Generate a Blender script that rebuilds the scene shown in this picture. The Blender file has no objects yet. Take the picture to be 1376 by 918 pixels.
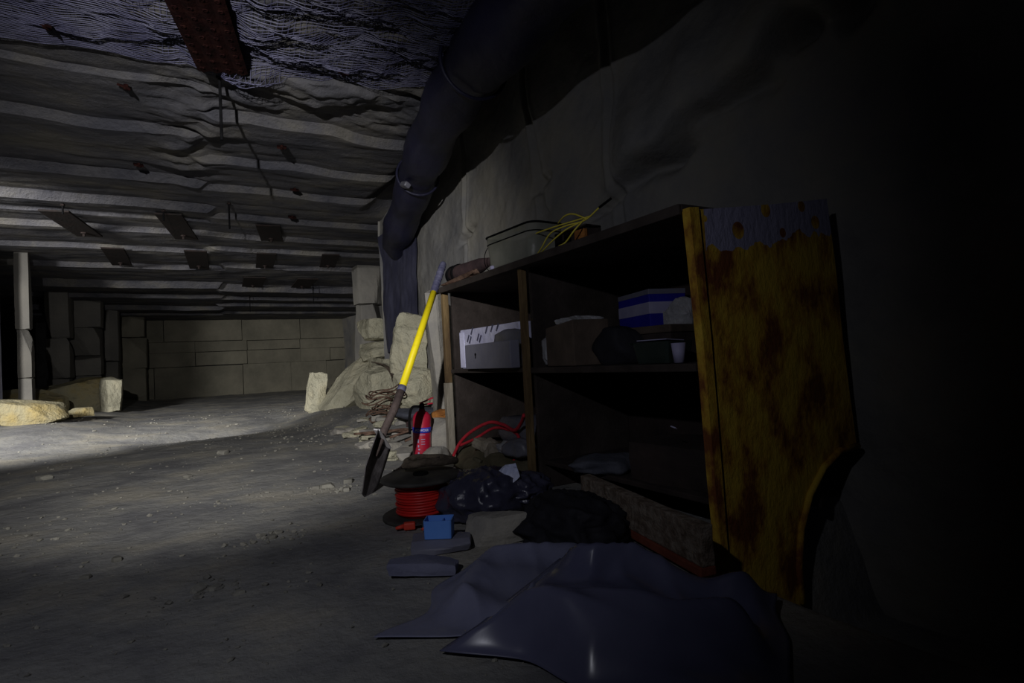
import bpy, bmesh, math, random
import numpy as np
from mathutils import Vector, Matrix, noise, Euler
R = math.radians
scene = bpy.context.scene
C = scene.collection

# ------------------------------------------------------------------ camera
F_PX = 760.0
cam_d = bpy.data.cameras.new('camera')
cam_d.sensor_width = 36.0
cam_d.lens = F_PX / 1376 * 36
cam_d.clip_start = 0.02
cam = bpy.data.objects.new('camera', cam_d)
C.objects.link(cam)
YAW = math.atan((688 - 250) / F_PX)
PITCH = math.atan((483 - 459) / F_PX)
fw = Vector((math.sin(YAW) * math.cos(PITCH), math.cos(YAW) * math.cos(PITCH), math.sin(PITCH)))
rt = fw.cross(Vector((0, 0, 1))).normalized()
up = rt.cross(fw)
a = R(3.0)
Rx = rt * math.cos(a) - up * math.sin(a)
Ux = up * math.cos(a) + rt * math.sin(a)
m3 = Matrix((Rx, Ux, -fw)).transposed()
cam.matrix_world = Matrix.Translation((0, 0, 0.6)) @ m3.to_4x4()
scene.camera = cam

# ------------------------------------------------------------------ world, light, exposure
w = bpy.data.worlds.new('mine_dark')
scene.world = w
w.use_nodes = True
w.node_tree.nodes['Background'].inputs[0].default_value = (0.55, 0.6, 1.0, 1)
w.node_tree.nodes['Background'].inputs[1].default_value = 0.002
vs = scene.view_settings
vs.view_transform = 'Standard'
vs.look = 'None'
vs.gamma = 1
vs.exposure = 0
vs.use_curve_mapping = False

def spot(name, loc, aim, watts, size, blend, color, radius):
    d = bpy.data.lights.new(name, 'SPOT')
    d.energy = watts
    d.spot_size = R(size)
    d.spot_blend = blend
    d.color = color
    d.shadow_soft_size = radius
    o = bpy.data.objects.new(name, d)
    C.objects.link(o)
    o.location = loc
    o.rotation_euler = (Vector(aim) - Vector(loc)).to_track_quat('-Z', 'Y').to_euler()
    return o

# the photographer's torch, held left of and above the camera: hot beam and wide spill of the same lamp
TORCH = (-0.62, 0.1, 1.40)
spot('torch_beam', TORCH, (0.98, 6.8, 0.78), 640, 60, 1.0, (1.0, 0.98, 0.95), 0.02)
spot('torch_spill', TORCH, (0.62, 3.4, 0.65), 36, 112, 1.0, (0.88, 0.90, 1.0), 0.02)
# added fill lamp that lifts the far floor, unseen beyond the left edge
spot('far_floor_fill', (-2.9, 4.0, 1.85), (1.5, 12.0, -0.3), 1750, 64, 1.0, (1.0, 0.98, 0.94), 0.25)

# ------------------------------------------------------------------ noise on arrays
def vnoise(x, y, seed=0):
    x = np.asarray(x, float); y = np.asarray(y, float)
    xi = np.floor(x).astype(np.int64); yi = np.floor(y).astype(np.int64)
    xf = x - xi; yf = y - yi
    u = xf * xf * (3 - 2 * xf); v = yf * yf * (3 - 2 * yf)
    def h(a, b):
        n = (a * 374761393 + b * 668265263 + seed * 1442695041) & 0x7fffffff
        n = ((n ^ (n >> 13)) * 1274126177) & 0x7fffffff
        n = n ^ (n >> 16)
        return (n & 0xffff) / 65535.0 * 2 - 1
    return (h(xi, yi) * (1 - u) + h(xi + 1, yi) * u) * (1 - v) + (h(xi, yi + 1) * (1 - u) + h(xi + 1, yi + 1) * u) * v

def fbm(x, y, seed=0, octs=4, gain=0.5):
    s = 0; g = 1
    for i in range(octs):
        s = s + g * vnoise(x * 2 ** i + 17.3 * i, y * 2 ** i - 9.1 * i, seed + i)
        g *= gain
    return s

def sstep(e0, e1, x):
    t = np.clip((np.asarray(x, float) - e0) / (e1 - e0), 0, 1)
    return t * t * (3 - 2 * t)

# ------------------------------------------------------------------ materials
def mat(name, cols, scale=4.0, rough=0.85, bump=0.0, bscale=30.0, metal=0.0, spec=0.3, detail=6, coords='Object',
        stretch=(1, 1, 1), contrast=(0.35, 0.65), vary=0.0, trans=0.0, alpha=1.0, coat=0.0, bdist=0.02):
    m = bpy.data.materials.new(name)
    m.use_nodes = True
    nt = m.node_tree; N = nt.nodes; L = nt.links
    b = N['Principled BSDF']
    tc = N.new('ShaderNodeTexCoord'); mp = N.new('ShaderNodeMapping')
    mp.inputs['Scale'].default_value = stretch
    L.new(tc.outputs[coords], mp.inputs[0])
    n1 = N.new('ShaderNodeTexNoise')
    n1.inputs['Scale'].default_value = scale; n1.inputs['Detail'].default_value = detail
    n1.inputs['Roughness'].default_value = 0.62
    L.new(mp.outputs[0], n1.inputs['Vector'])
    rp = N.new('ShaderNodeValToRGB')
    el = rp.color_ramp.elements
    k = len(cols)
    lo, hi = contrast
    el[0].position = lo; el[0].color = (*cols[0], 1)
    el[1].position = hi; el[1].color = (*cols[-1], 1)
    for i in range(1, k - 1):
        e = el.new(lo + (hi - lo) * i / (k - 1)); e.color = (*cols[i], 1)
    L.new(n1.outputs['Fac'], rp.inputs[0])
    out = rp.outputs[0]
    if vary:
        oi = N.new('ShaderNodeObjectInfo'); hs = N.new('ShaderNodeHueSaturation')
        mr = N.new('ShaderNodeMapRange')
        mr.inputs[3].default_value = 1 - vary; mr.inputs[4].default_value = 1 + vary
        L.new(oi.outputs['Random'], mr.inputs[0]); L.new(mr.outputs[0], hs.inputs['Value'])
        L.new(out, hs.inputs['Color']); out = hs.outputs[0]
    L.new(out, b.inputs['Base Color'])
    b.inputs['Roughness'].default_value = rough
    b.inputs['Metallic'].default_value = metal
    b.inputs['Specular IOR Level'].default_value = spec
    b.inputs['Transmission Weight'].default_value = trans
    b.inputs['Alpha'].default_value = alpha
    b.inputs['Coat Weight'].default_value = coat
    if bump:
        n2 = N.new('ShaderNodeTexNoise')
        n2.inputs['Scale'].default_value = bscale; n2.inputs['Detail'].default_value = 7
        n2.inputs['Roughness'].default_value = 0.65
        L.new(mp.outputs[0], n2.inputs['Vector'])
        bp = N.new('ShaderNodeBump')
        bp.inputs['Strength'].default_value = bump; bp.inputs['Distance'].default_value = bdist
        L.new(n2.outputs['Fac'], bp.inputs['Height']); L.new(bp.outputs[0], b.inputs['Normal'])
    m['_'] = 0
    return m

MT = {}
MT['floor'] = mat('floor_dust', [(0.17, 0.17, 0.178), (0.25, 0.247, 0.24), (0.33, 0.31, 0.27)], 1.9, 0.95, 0.7, 18, detail=10, contrast=(0.38, 0.62), bdist=0.02)
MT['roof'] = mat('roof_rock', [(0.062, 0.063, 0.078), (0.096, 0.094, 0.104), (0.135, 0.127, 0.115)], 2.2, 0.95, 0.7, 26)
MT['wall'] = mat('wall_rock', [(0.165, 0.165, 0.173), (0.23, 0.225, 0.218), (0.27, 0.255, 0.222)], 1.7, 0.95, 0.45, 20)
MT['wallfar'] = mat('far_block_stone', [(0.12, 0.114, 0.09), (0.16, 0.15, 0.118), (0.20, 0.186, 0.145)], 1.1, 0.95, 0.6, 6, vary=0.08, bdist=0.06)
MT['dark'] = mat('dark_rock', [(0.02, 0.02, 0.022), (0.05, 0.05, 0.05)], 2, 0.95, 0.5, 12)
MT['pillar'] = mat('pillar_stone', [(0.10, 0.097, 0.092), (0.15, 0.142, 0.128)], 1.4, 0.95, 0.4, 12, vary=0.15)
MT['rock'] = mat('pale_limestone', [(0.36, 0.34, 0.25), (0.48, 0.46, 0.35), (0.56, 0.52, 0.38)], 3.5, 0.95, 1.0, 7, vary=0.1, bdist=0.07)
MT['rockochre'] = mat('ochre_limestone', [(0.30, 0.28, 0.20), (0.36, 0.32, 0.20), (0.40, 0.31, 0.13)], 2.2, 0.95, 1.0, 5, bdist=0.08)
MT['rockgrey'] = mat('grey_stone', [(0.22, 0.21, 0.20), (0.33, 0.31, 0.27)], 5, 0.95, 0.6, 20, vary=0.2)
MT['pebble'] = mat('floor_chips', [(0.13, 0.125, 0.115), (0.29, 0.28, 0.24)], 3, 0.95, 0.3, 40, vary=0.25)
MT['net'] = mat('blue_grey_net', [(0.05, 0.05, 0.105), (0.105, 0.105, 0.19)], 6, 0.5, spec=0.5)
MT['duct'] = mat('blue_black_duct', [(0.009, 0.009, 0.026), (0.018, 0.018, 0.044)], 3, 0.5, 0.5, 8, spec=0.35)
MT['rustred'] = mat('dark_rust', [(0.007, 0.002, 0.002), (0.015, 0.004, 0.004), (0.028, 0.009, 0.007)], 14, 0.9, 0.4, 60, spec=0.1)
MT['rustbrown'] = mat('brown_rust', [(0.06, 0.032, 0.022), (0.12, 0.07, 0.05), (0.18, 0.115, 0.085)], 16, 0.85, 0.5, 70)
MT['plate'] = mat('shade_dark_strap', [(0.005, 0.004, 0.004), (0.014, 0.007, 0.006)], 9, 0.8, 0.4, 40)  # near-black colour carries the shade that falls under the roof ledges
MT['black'] = mat('matt_black', [(0.003, 0.003, 0.0035), (0.008, 0.008, 0.009)], 8, 0.9, spec=0.05)
MT['reel'] = mat('dusty_black_plastic', [(0.032, 0.030, 0.029), (0.07, 0.066, 0.06)], 12, 0.7, 0.1, 60)
MT['redcable'] = mat('red_cable', [(0.50, 0.012, 0.012), (0.68, 0.03, 0.022)], 9, 0.45, spec=0.4)
MT['redplug'] = mat('orange_red_plug', [(0.62, 0.05, 0.03), (0.75, 0.09, 0.05)], 9, 0.5)
MT['extred'] = mat('extinguisher_red', [(0.36, 0.008, 0.03), (0.48, 0.018, 0.05)], 9, 0.38, 0.05, 60, spec=0.5)
MT['extblue'] = mat('label_blue', [(0.03, 0.04, 0.42), (0.05, 0.06, 0.55)], 5, 0.5)
MT['white'] = mat('print_white', [(0.62, 0.62, 0.66), (0.8, 0.8, 0.84)], 12, 0.7)
MT['yellow'] = mat('yellow_fibreglass', [(0.72, 0.56, 0.008), (0.88, 0.72, 0.012)], 22, 0.45, 0.08, 90, contrast=(0.25, 0.5))
MT['navy'] = mat('navy_grip', [(0.05, 0.05, 0.10), (0.12, 0.12, 0.19)], 26, 0.55, 0.2, 70)
MT['steel'] = mat('worn_steel', [(0.05, 0.045, 0.05), (0.13, 0.12, 0.13)], 16, 0.6, 0.3, 50, metal=0.4)
MT['socket'] = mat('dark_brown_socket', [(0.045, 0.032, 0.03), (0.10, 0.075, 0.07)], 18, 0.8, 0.4, 60)
MT['edge'] = mat('bright_edge_steel', [(0.45, 0.44, 0.46), (0.6, 0.58, 0.6)], 20, 0.5, metal=0.3)
MT['wood'] = mat('old_ochre_timber', [(0.06, 0.035, 0.018), (0.15, 0.10, 0.045), (0.24, 0.165, 0.075)], 7, 0.85, 0.5, 40, stretch=(1, 1, 0.22))
MT['woodgrey'] = mat('weathered_timber', [(0.16, 0.14, 0.11), (0.30, 0.27, 0.22), (0.40, 0.36, 0.29)], 7, 0.9, 0.6, 40, stretch=(1, 1, 0.2))
MT['board'] = mat('brown_shelf_board', [(0.024, 0.018, 0.016), (0.052, 0.041, 0.037)], 6, 0.85, 0.3, 40)
MT['boarddark'] = mat('dark_shelf_back', [(0.022, 0.016, 0.016), (0.05, 0.036, 0.033)], 5, 0.9, 0.3, 30)
MT['greybox'] = mat('grey_steel_box', [(0.15, 0.15, 0.205), (0.20, 0.20, 0.26)], 5, 0.55, 0.1, 60, spec=0.4)
MT['foil'] = mat('pale_lilac_wrap', [(0.48, 0.48, 0.68), (0.64, 0.64, 0.84)], 7, 0.4, 0.5, 14, spec=0.5)
MT['printdark'] = mat('dark_print', [(0.05, 0.05, 0.09), (0.09, 0.09, 0.14)], 10, 0.7)
MT['greyplastic'] = mat('grey_crumpled_plastic', [(0.085, 0.085, 0.11), (0.15, 0.15, 0.18)], 7, 0.35, 0.4, 16, spec=0.5)
MT['carton'] = mat('brown_carton', [(0.06, 0.045, 0.036), (0.11, 0.082, 0.064)], 5, 0.9, 0.3, 24)
MT['torn'] = mat('torn_grey_paper', [(0.22, 0.22, 0.24), (0.40, 0.40, 0.43)], 9, 0.9, 0.6, 30)
MT['bluebox'] = mat('deep_blue_carton', [(0.012, 0.012, 0.26), (0.02, 0.02, 0.40)], 4, 0.5, spec=0.4)
MT['lilac'] = mat('lilac_white_card', [(0.30, 0.29, 0.46), (0.40, 0.39, 0.56)], 6, 0.6)
MT['darkgreen'] = mat('dark_green_plastic', [(0.012, 0.02, 0.018), (0.022, 0.035, 0.03)], 6, 0.5)
MT['darkcloth'] = mat('dark_blue_grey_cloth', [(0.05, 0.055, 0.075), (0.10, 0.105, 0.135)], 8, 0.9, 0.5, 30)
MT['bag'] = mat('navy_black_polythene', [(0.030, 0.030, 0.055), (0.055, 0.055, 0.09)], 5, 0.25, 0.35, 14, spec=0.6)
MT['blackbag'] = mat('black_polythene', [(0.010, 0.010, 0.014), (0.02, 0.02, 0.026)], 5, 0.7, 0.35, 14, spec=0.15)
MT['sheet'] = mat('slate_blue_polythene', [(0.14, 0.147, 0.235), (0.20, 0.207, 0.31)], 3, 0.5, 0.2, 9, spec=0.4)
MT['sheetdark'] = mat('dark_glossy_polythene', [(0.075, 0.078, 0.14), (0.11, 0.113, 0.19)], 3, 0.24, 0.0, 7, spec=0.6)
MT['wallblue'] = mat('bluish_wall_skin', [(0.045, 0.046, 0.085), (0.08, 0.082, 0.13)], 3, 0.6, 0.2, 9, spec=0.3)  # bluish tone of the bare wall, for the skin added over it
MT['slate'] = mat('slate_blue_foam', [(0.13, 0.135, 0.21), (0.18, 0.185, 0.27)], 7, 0.85, 0.3, 30)
MT['bluetray'] = mat('bright_blue_plastic', [(0.10, 0.26, 0.74), (0.14, 0.33, 0.85)], 5, 0.45)
MT['rope'] = mat('dirty_brown_rope', [(0.065, 0.05, 0.038), (0.15, 0.118, 0.09)], 22, 0.95, 0.8, 90)
MT['redrope'] = mat('red_rope', [(0.42, 0.015, 0.03), (0.6, 0.03, 0.05)], 18, 0.8, 0.3, 80)
MT['cloth'] = mat('dirty_pale_cloth', [(0.20, 0.17, 0.13), (0.38, 0.34, 0.28)], 8, 0.95, 0.6, 40)
MT['olive'] = mat('olive_sacking', [(0.085, 0.075, 0.045), (0.15, 0.13, 0.085)], 8, 0.95, 0.6, 40)
MT['wire'] = mat('yellow_wire', [(0.62, 0.52, 0.05), (0.75, 0.64, 0.09)], 20, 0.5)
MT['orange'] = mat('orange_rust', [(0.22, 0.08, 0.02), (0.48, 0.2, 0.05)], 12, 0.9, 0.6, 60)
MT['chip'] = mat('chipped_board', [(0.10, 0.07, 0.05), (0.19, 0.15, 0.12), (0.28, 0.24, 0.2)], 26, 0.9, 0.7, 60)
MT['redbrown'] = mat('red_brown_paint', [(0.12, 0.03, 0.018), (0.2, 0.055, 0.03)], 10, 0.7, 0.3, 40)
MT['clear'] = mat('cloudy_clear_plastic', [(0.30, 0.31, 0.26), (0.42, 0.42, 0.36)], 7, 0.3, 0.2, 20, trans=0.3, alpha=0.52, spec=0.6)
MT['paleblue'] = mat('pale_blue_paper', [(0.42, 0.46, 0.66), (0.6, 0.63, 0.8)], 6, 0.7, 0.3, 20)
MT['redtube'] = mat('dark_maroon_tube', [(0.035, 0.022, 0.025), (0.075, 0.045, 0.047)], 10, 0.8, 0.4, 50)

def panel_material():
    """ochre paint over rust, with the remains of a pale lilac painted band along the top"""
    m = mat('peeling_ochre_paint', [(0.20, 0.065, 0.018), (0.48, 0.27, 0.03), (0.62, 0.42, 0.05)], 7, 0.75, 0.5, 30,
            stretch=(1, 1, 0.6), contrast=(0.41, 0.57))
    nt = m.node_tree; N = nt.nodes; L = nt.links
    b = N['Principled BSDF']
    old = b.inputs['Base Color'].links[0].from_socket
    tc = [n for n in N if n.type == 'TEX_COORD'][0]
    sp = N.new('ShaderNodeSeparateXYZ'); L.new(tc.outputs['Object'], sp.inputs[0])
    nz = N.new('ShaderNodeTexNoise'); nz.inputs['Scale'].default_value = 11; nz.inputs['Detail'].default_value = 5
    L.new(tc.outputs['Object'], nz.inputs['Vector'])
    # band: height above a sloping, ragged lower border
    m1 = N.new('ShaderNodeMath'); m1.operation = 'MULTIPLY_ADD'
    m1.inputs[1].default_value = -0.16; L.new(sp.outputs['X'], m1.inputs[0]); L.new(sp.outputs['Z'], m1.inputs[2])
    m2 = N.new('ShaderNodeMath'); m2.operation = 'MULTIPLY_ADD'
    m2.inputs[1].default_value = 0.16; L.new(nz.outputs['Fac'], m2.inputs[0]); L.new(m1.outputs[0], m2.inputs[2])
    g = N.new('ShaderNodeMath'); g.operation = 'GREATER_THAN'; g.inputs[1].default_value = 0.76
    L.new(m2.outputs[0], g.inputs[0])
    v = N.new('ShaderNodeTexVoronoi'); v.inputs['Scale'].default_value = 11
    L.new(tc.outputs['Object'], v.inputs['Vector'])
    g2 = N.new('ShaderNodeMath'); g2.operation = 'GREATER_THAN'; g2.inputs[1].default_value = 0.36
    L.new(v.outputs['Distance'], g2.inputs[0])
    g3 = N.new('ShaderNodeMath'); g3.operation = 'MULTIPLY'; L.new(g.outputs[0], g3.inputs[0]); L.new(g2.outputs[0], g3.inputs[1])
    g4 = N.new('ShaderNodeMath'); g4.operation = 'GREATER_THAN'; g4.inputs[1].default_value = 1.40
    L.new(sp.outputs['X'], g4.inputs[0])
    g5 = N.new('ShaderNodeMath'); g5.operation = 'MULTIPLY'; L.new(g3.outputs[0], g5.inputs[0]); L.new(g4.outputs[0], g5.inputs[1])
    mx = N.new('ShaderNodeMix'); mx.data_type = 'RGBA'
    L.new(g5.outputs[0], mx.inputs['Factor']); L.new(old, mx.inputs[6]); mx.inputs[7].default_value = (0.34, 0.33, 0.48, 1)
    L.new(mx.outputs[2], b.inputs['Base Color'])
    return m
MT['panel'] = panel_material()

# ------------------------------------------------------------------ object helpers
def obj(name, bm, m, parent=None, smooth=False, loc=None, rot=None):
    me = bpy.data.meshes.new(name)
    bm.normal_update()
    bm.to_mesh(me); bm.free()
    if smooth:
        me.polygons.foreach_set('use_smooth', [True] * len(me.polygons))
    me.materials.append(MT[m] if isinstance(m, str) else m)
    o = bpy.data.objects.new(name, me)
    C.objects.link(o)
    if parent is not None: o.parent = parent
    if loc is not None: o.location = loc
    if rot is not None: o.rotation_euler = rot
    return o

def tag(o, label=None, cat=None, group=None, kind=None):
    if label: o['label'] = label
    if cat: o['category'] = cat
    if group: o['group'] = group
    if kind: o['kind'] = kind
    return o

def thing(name, label, cat, loc=(0, 0, 0), rot=(0, 0, 0), group=None):
    o = bpy.data.objects.new(name, None)
    o.empty_display_size = 0.1
    C.objects.link(o)
    o.location = loc; o.rotation_euler = rot
    return tag(o, label, cat, group)

def bx(bm, c, s, rot=None, bev=0.0):
    r = bmesh.ops.create_cube(bm, size=1)
    vs_ = r['verts']
    M = Matrix.Translation(c) @ (Euler(rot).to_matrix().to_4x4() if rot else Matrix.Identity(4)) @ Matrix.Diagonal((s[0], s[1], s[2], 1))
    bmesh.ops.transform(bm, matrix=M, verts=vs_)
    if bev:
        es = list({e for v in vs_ for e in v.link_edges})
        bmesh.ops.bevel(bm, geom=es, offset=bev, segments=2, affect='EDGES', profile=0.6)
    return bm

def box(c, s, rot=None, bev=0.0):
    return bx(bmesh.new(), c, s, rot, bev)

def tube(bm, pts, r, seg=8, cap=True):
    pts = [Vector(p) for p in pts]
    n = len(pts)
    rad = r if isinstance(r, (list, tuple)) else [r] * n
    rings = []
    prev = None
    for i, p in enumerate(pts):
        t = (pts[min(i + 1, n - 1)] - pts[max(i - 1, 0)]).normalized()
        if prev is None:
            u = t.orthogonal().normalized()
        else:
            u = (prev - t * prev.dot(t))
            u = u.normalized() if u.length > 1e-6 else t.orthogonal().normalized()
        prev = u
        v = t.cross(u)
        rings.append([bm.verts.new(p + (u * math.cos(2 * math.pi * k / seg) + v * math.sin(2 * math.pi * k / seg)) * rad[i]) for k in range(seg)])
    for i in range(n - 1):
        for k in range(seg):
            bm.faces.new((rings[i][k], rings[i][(k + 1) % seg], rings[i + 1][(k + 1) % seg], rings[i + 1][k]))
    if cap:
        bm.faces.new(rings[0][::-1]); bm.faces.new(rings[-1])
    return bm

def lathe(bm, prof, seg=32, c=(0, 0, 0)):
    rings = []
    for r_, z in prof:
        if r_ < 1e-5:
            rings.append([bm.verts.new((c[0], c[1], c[2] + z))])
        else:
            rings.append([bm.verts.new((c[0] + r_ * math.cos(2 * math.pi * k / seg), c[1] + r_ * math.sin(2 * math.pi * k / seg), c[2] + z)) for k in range(seg)])
    for a_, b_ in zip(rings, rings[1:]):
        for k in range(seg):
            k2 = (k + 1) % seg
            if len(a_) == 1 and len(b_) == 1: continue
            if len(a_) == 1: bm.faces.new((a_[0], b_[k2], b_[k]))
            elif len(b_) == 1: bm.faces.new((a_[k], a_[k2], b_[0]))
            else: bm.faces.new((a_[k], a_[k2], b_[k2], b_[k]))
    return bm

def prism(pts, thick, axis='y'):
    """polygon of (a,b) pairs in the XZ plane, extruded along +Y by thick"""
    bm = bmesh.new()
    f0 = [bm.verts.new((p[0], 0, p[1])) for p in pts]
    f1 = [bm.verts.new((p[0], thick, p[1])) for p in pts]
    bm.faces.new(f0); bm.faces.new(f1[::-1])
    n = len(pts)
    for i in range(n):
        bm.faces.new((f0[i], f1[i], f1[(i + 1) % n], f0[(i + 1) % n]))
    bmesh.ops.recalc_face_normals(bm, faces=bm.faces)
    return bm

def rock_bm(dims, seed, rough=0.10, cuts=9, planes=7, round_=0.3, bottom=None):
    """an angular broken block: a subdivided cube, rounded, chopped by random planes and roughened"""
    rnd = random.Random(seed)
    bm = bmesh.new()
    bmesh.ops.create_cube(bm, size=2)
    bmesh.ops.subdivide_edges(bm, edges=bm.edges[:], cuts=cuts, use_grid_fill=True)
    ps = []
    for i in range(planes):
        n = Vector((rnd.uniform(-1, 1), rnd.uniform(-1, 1), rnd.uniform(-0.6, 1))).normalized()
        ps.append((n, rnd.uniform(0.82, 1.12)))
    off = Vector((rnd.uniform(-50, 50), rnd.uniform(-50, 50), rnd.uniform(-50, 50)))
    for v in bm.verts:
        p = v.co.copy()
        p = p.lerp(p.normalized() * 1.15, round_)
        for n, d in ps:
            e = p.dot(n) - d
            if e > 0: p -= n * e
        q = Vector((p.x * dims[0], p.y * dims[1], p.z * dims[2])) * 0.5
        k = 1.6 / max(0.05, (dims[0] * dims[1] * dims[2]) ** (1 / 3))
        s = noise.fractal(q * k + off, 0.9, 2.1, 5)
        strat = noise.noise(Vector((q.x * k * 0.4, q.y * k * 0.4, q.z * k * 4)) + off) * 0.5
        p = p * (1 + rough * (s + strat))
        v.co = Vector((p.x * dims[0], p.y * dims[1], p.z * dims[2])) * 0.5
    return bm

def rock(name, loc, dims, seed, m='rock', rot=(0, 0, 0), label=None, cat='rock', group=None, parent=None, **kw):
    o = obj(name, rock_bm(dims, seed, **kw), m, parent, False, loc, rot)
    if parent is None: tag(o, label, cat, group)
    return o

def grid_obj(name, X, Y, Z, m, smooth=True, flip=False, parent=None):
    r, c = X.shape
    co = np.stack([X, Y, Z], -1).reshape(-1, 3)
    i = np.arange(r * c).reshape(r, c)
    q = np.stack([i[:-1, :-1], i[:-1, 1:], i[1:, 1:], i[1:, :-1]], -1).reshape(-1, 4)
    if flip: q = q[:, ::-1]
    me = bpy.data.meshes.new(name)
    me.vertices.add(len(co)); me.vertices.foreach_set('co', co.ravel())
    me.loops.add(q.size); me.loops.foreach_set('vertex_index', q.ravel().astype(np.int32))
    me.polygons.add(len(q)); me.polygons.foreach_set('loop_start', np.arange(0, q.size, 4, dtype=np.int32))
    me.polygons.foreach_set('use_smooth', np.full(len(q), smooth))
    me.update(calc_edges=True); me.validate()
    me.materials.append(MT[m])
    o = bpy.data.objects.new(name, me)
    C.objects.link(o)
    if parent: o.parent = parent
    return o

def text_bm(s, size, depth=0.0004):
    cu = bpy.data.curves.new('t', 'FONT'); cu.body = s; cu.size = size; cu.extrude = depth; cu.align_x = 'CENTER'; cu.align_y = 'CENTER'
    o = bpy.data.objects.new('t', cu); C.objects.link(o)
    bpy.context.view_layer.update()
    me = bpy.data.meshes.new_from_object(o.evaluated_get(bpy.context.evaluated_depsgraph_get()))
    bm = bmesh.new(); bm.from_mesh(me)
    bpy.data.objects.remove(o); bpy.data.curves.remove(cu); bpy.data.meshes.remove(me)
    return bm

# ================================================================== THE MINE
def floor_z(x, y):
    x = np.asarray(x, float); y = np.asarray(y, float)
    z = 0.03 * sstep(5.0, 12.0, y)
    z = z + 0.14 * sstep(-0.5, -1.6, x) * sstep(6.0, 8.3, y)
    z = z + 0.15 * sstep(0.85, 1.5, x) * np.exp(-((y - 6.4) / 1.3) ** 2)
    z = z + 0.10 * sstep(1.15, 1.6, x) * sstep(3.3, 4.3, y) * (1 - sstep(5.2, 6.2, y))
    z = z - 0.42 * sstep(1.22, 1.34, x) * (1 - sstep(1.18, 1.34, y))
    z = z - 0.10 * np.exp(-((x - 0.15 - 0.25 * (y - 6.6)) / 0.5) ** 2 - ((y - 6.6) / 0.26) ** 2)
    z = z + (0.012 * fbm(x * 0.9, y * 0.9, 3, 3) + 0.006 * fbm(x * 5, y * 5, 7, 3)) * (0.55 + 0.45 * sstep(2.0, 4.5, y))
    return z

yy = np.concatenate([np.linspace(-0.6, 0.9, 30)[:-1], np.geomspace(0.9, 18.0, 440)])
xx = np.concatenate([np.linspace(-4.5, -1.7, 50)[:-1], np.linspace(-1.7, 2.3, 230)[:-1], np.linspace(2.3, 4.4, 30)])
X, Y = np.meshgrid(xx, yy)
fl = grid_obj('floor', X, Y, floor_z(X, Y), 'floor')
tag(fl, 'grey dusty trodden rock floor of the mine passage', 'floor', kind='structure')

LED_L = np.array([0.0, 3.63, 4.31, 5.36, 6.16, 6.78, 7.36, 8.44, 9.73, 11.33, 12.81, 14.54, 15.89, 26])
H_L = np.array([0.025, 0.037, 0.069, 0.081, 0.088, 0.037, 0.062, 0.062, 0.075, 0.125, 0.088, 0.1, 0.062, 0.062])
LED_R = np.array([0.0, 3.23, 3.89, 4.73, 5.48, 6.47, 7.36, 8.13, 9.36, 11.52, 12.94, 13.92, 15.52, 26])
H_R = np.array([0.025, 0.037, 0.075, 0.062, 0.062, 0.062, 0.062, 0.062, 0.075, 0.138, 0.088, 0.088, 0.062, 0.062])

def saw(y, led, hs):
    i = np.clip(np.searchsorted(led, y, side='right') - 1, 0, len(led) - 2)
    t = (y - led[i]) / (led[i + 1] - led[i])
    return -hs[i] * (1 - t) ** 0.8

def wobble(x, q):
    return 0.06 * fbm(x * 1.5, q * 0.35, 21, 3) - 0.04 * x

def ceil_z(x, y, q=None):
    """height of the bedded roof; q is the position along the passage measured square to the wavy ledges"""
    x = np.asarray(x, float); y = np.asarray(y, float)
    if q is None:
        q = y + 0.0
        for _ in range(4): q = y + wobble(x, q)
    q = np.maximum(q, 0.01)
    zl = saw(q, LED_L, H_L)
    zr = saw(q, LED_R, H_R)
    b = sstep(0.02, 0.12, x + 0.10 * vnoise(x * 0 + y * 2.5, y * 0, 5) - 0.06 * (y - 3.7))
    z = 2.27 + zl * (1 - b) + zr * b
    rough = 0.16 + 1.0 * np.exp(-((x - 0.08) / 0.20) ** 2) * (1 - sstep(4.8, 5.6, y)) + 0.9 * sstep(0.0, 0.35, x) * (1 - sstep(3.75, 3.9, y)) + 0.35 * (1 - sstep(3.2, 3.5, y))
    z = z + rough * (0.032 * fbm(x * 2.6, y * 6.0, 40, 4, 0.6)) + 0.003 * fbm(x * 1.6, y * 10, 48, 3)
    z = z - 0.12 * sstep(10, 17, y)
    z = z + 0.45 * sstep(1.55, 1.95, x) * (1 - sstep(5.0, 6.2, y))
    return z

yy = np.geomspace(0.4, 18.2, 680)
xx = np.concatenate([np.linspace(-4.5, -1.8, 40)[:-1], np.linspace(-1.8, 1.6, 210)[:-1], np.linspace(1.6, 4.4, 50)])
led_rows = [v for l_ in list(LED_L[1:-1]) + list(LED_R[1:-1]) for v in (l_ - 0.004, l_ + 0.0005)]
yy = np.unique(np.concatenate([yy, led_rows]))
X, Q = np.meshgrid(xx, yy)
Y = Q - wobble(X, Q)
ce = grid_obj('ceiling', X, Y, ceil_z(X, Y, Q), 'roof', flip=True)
tag(ce, 'low stepped bedded rock roof of the mine', 'ceiling', kind='structure')

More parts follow.
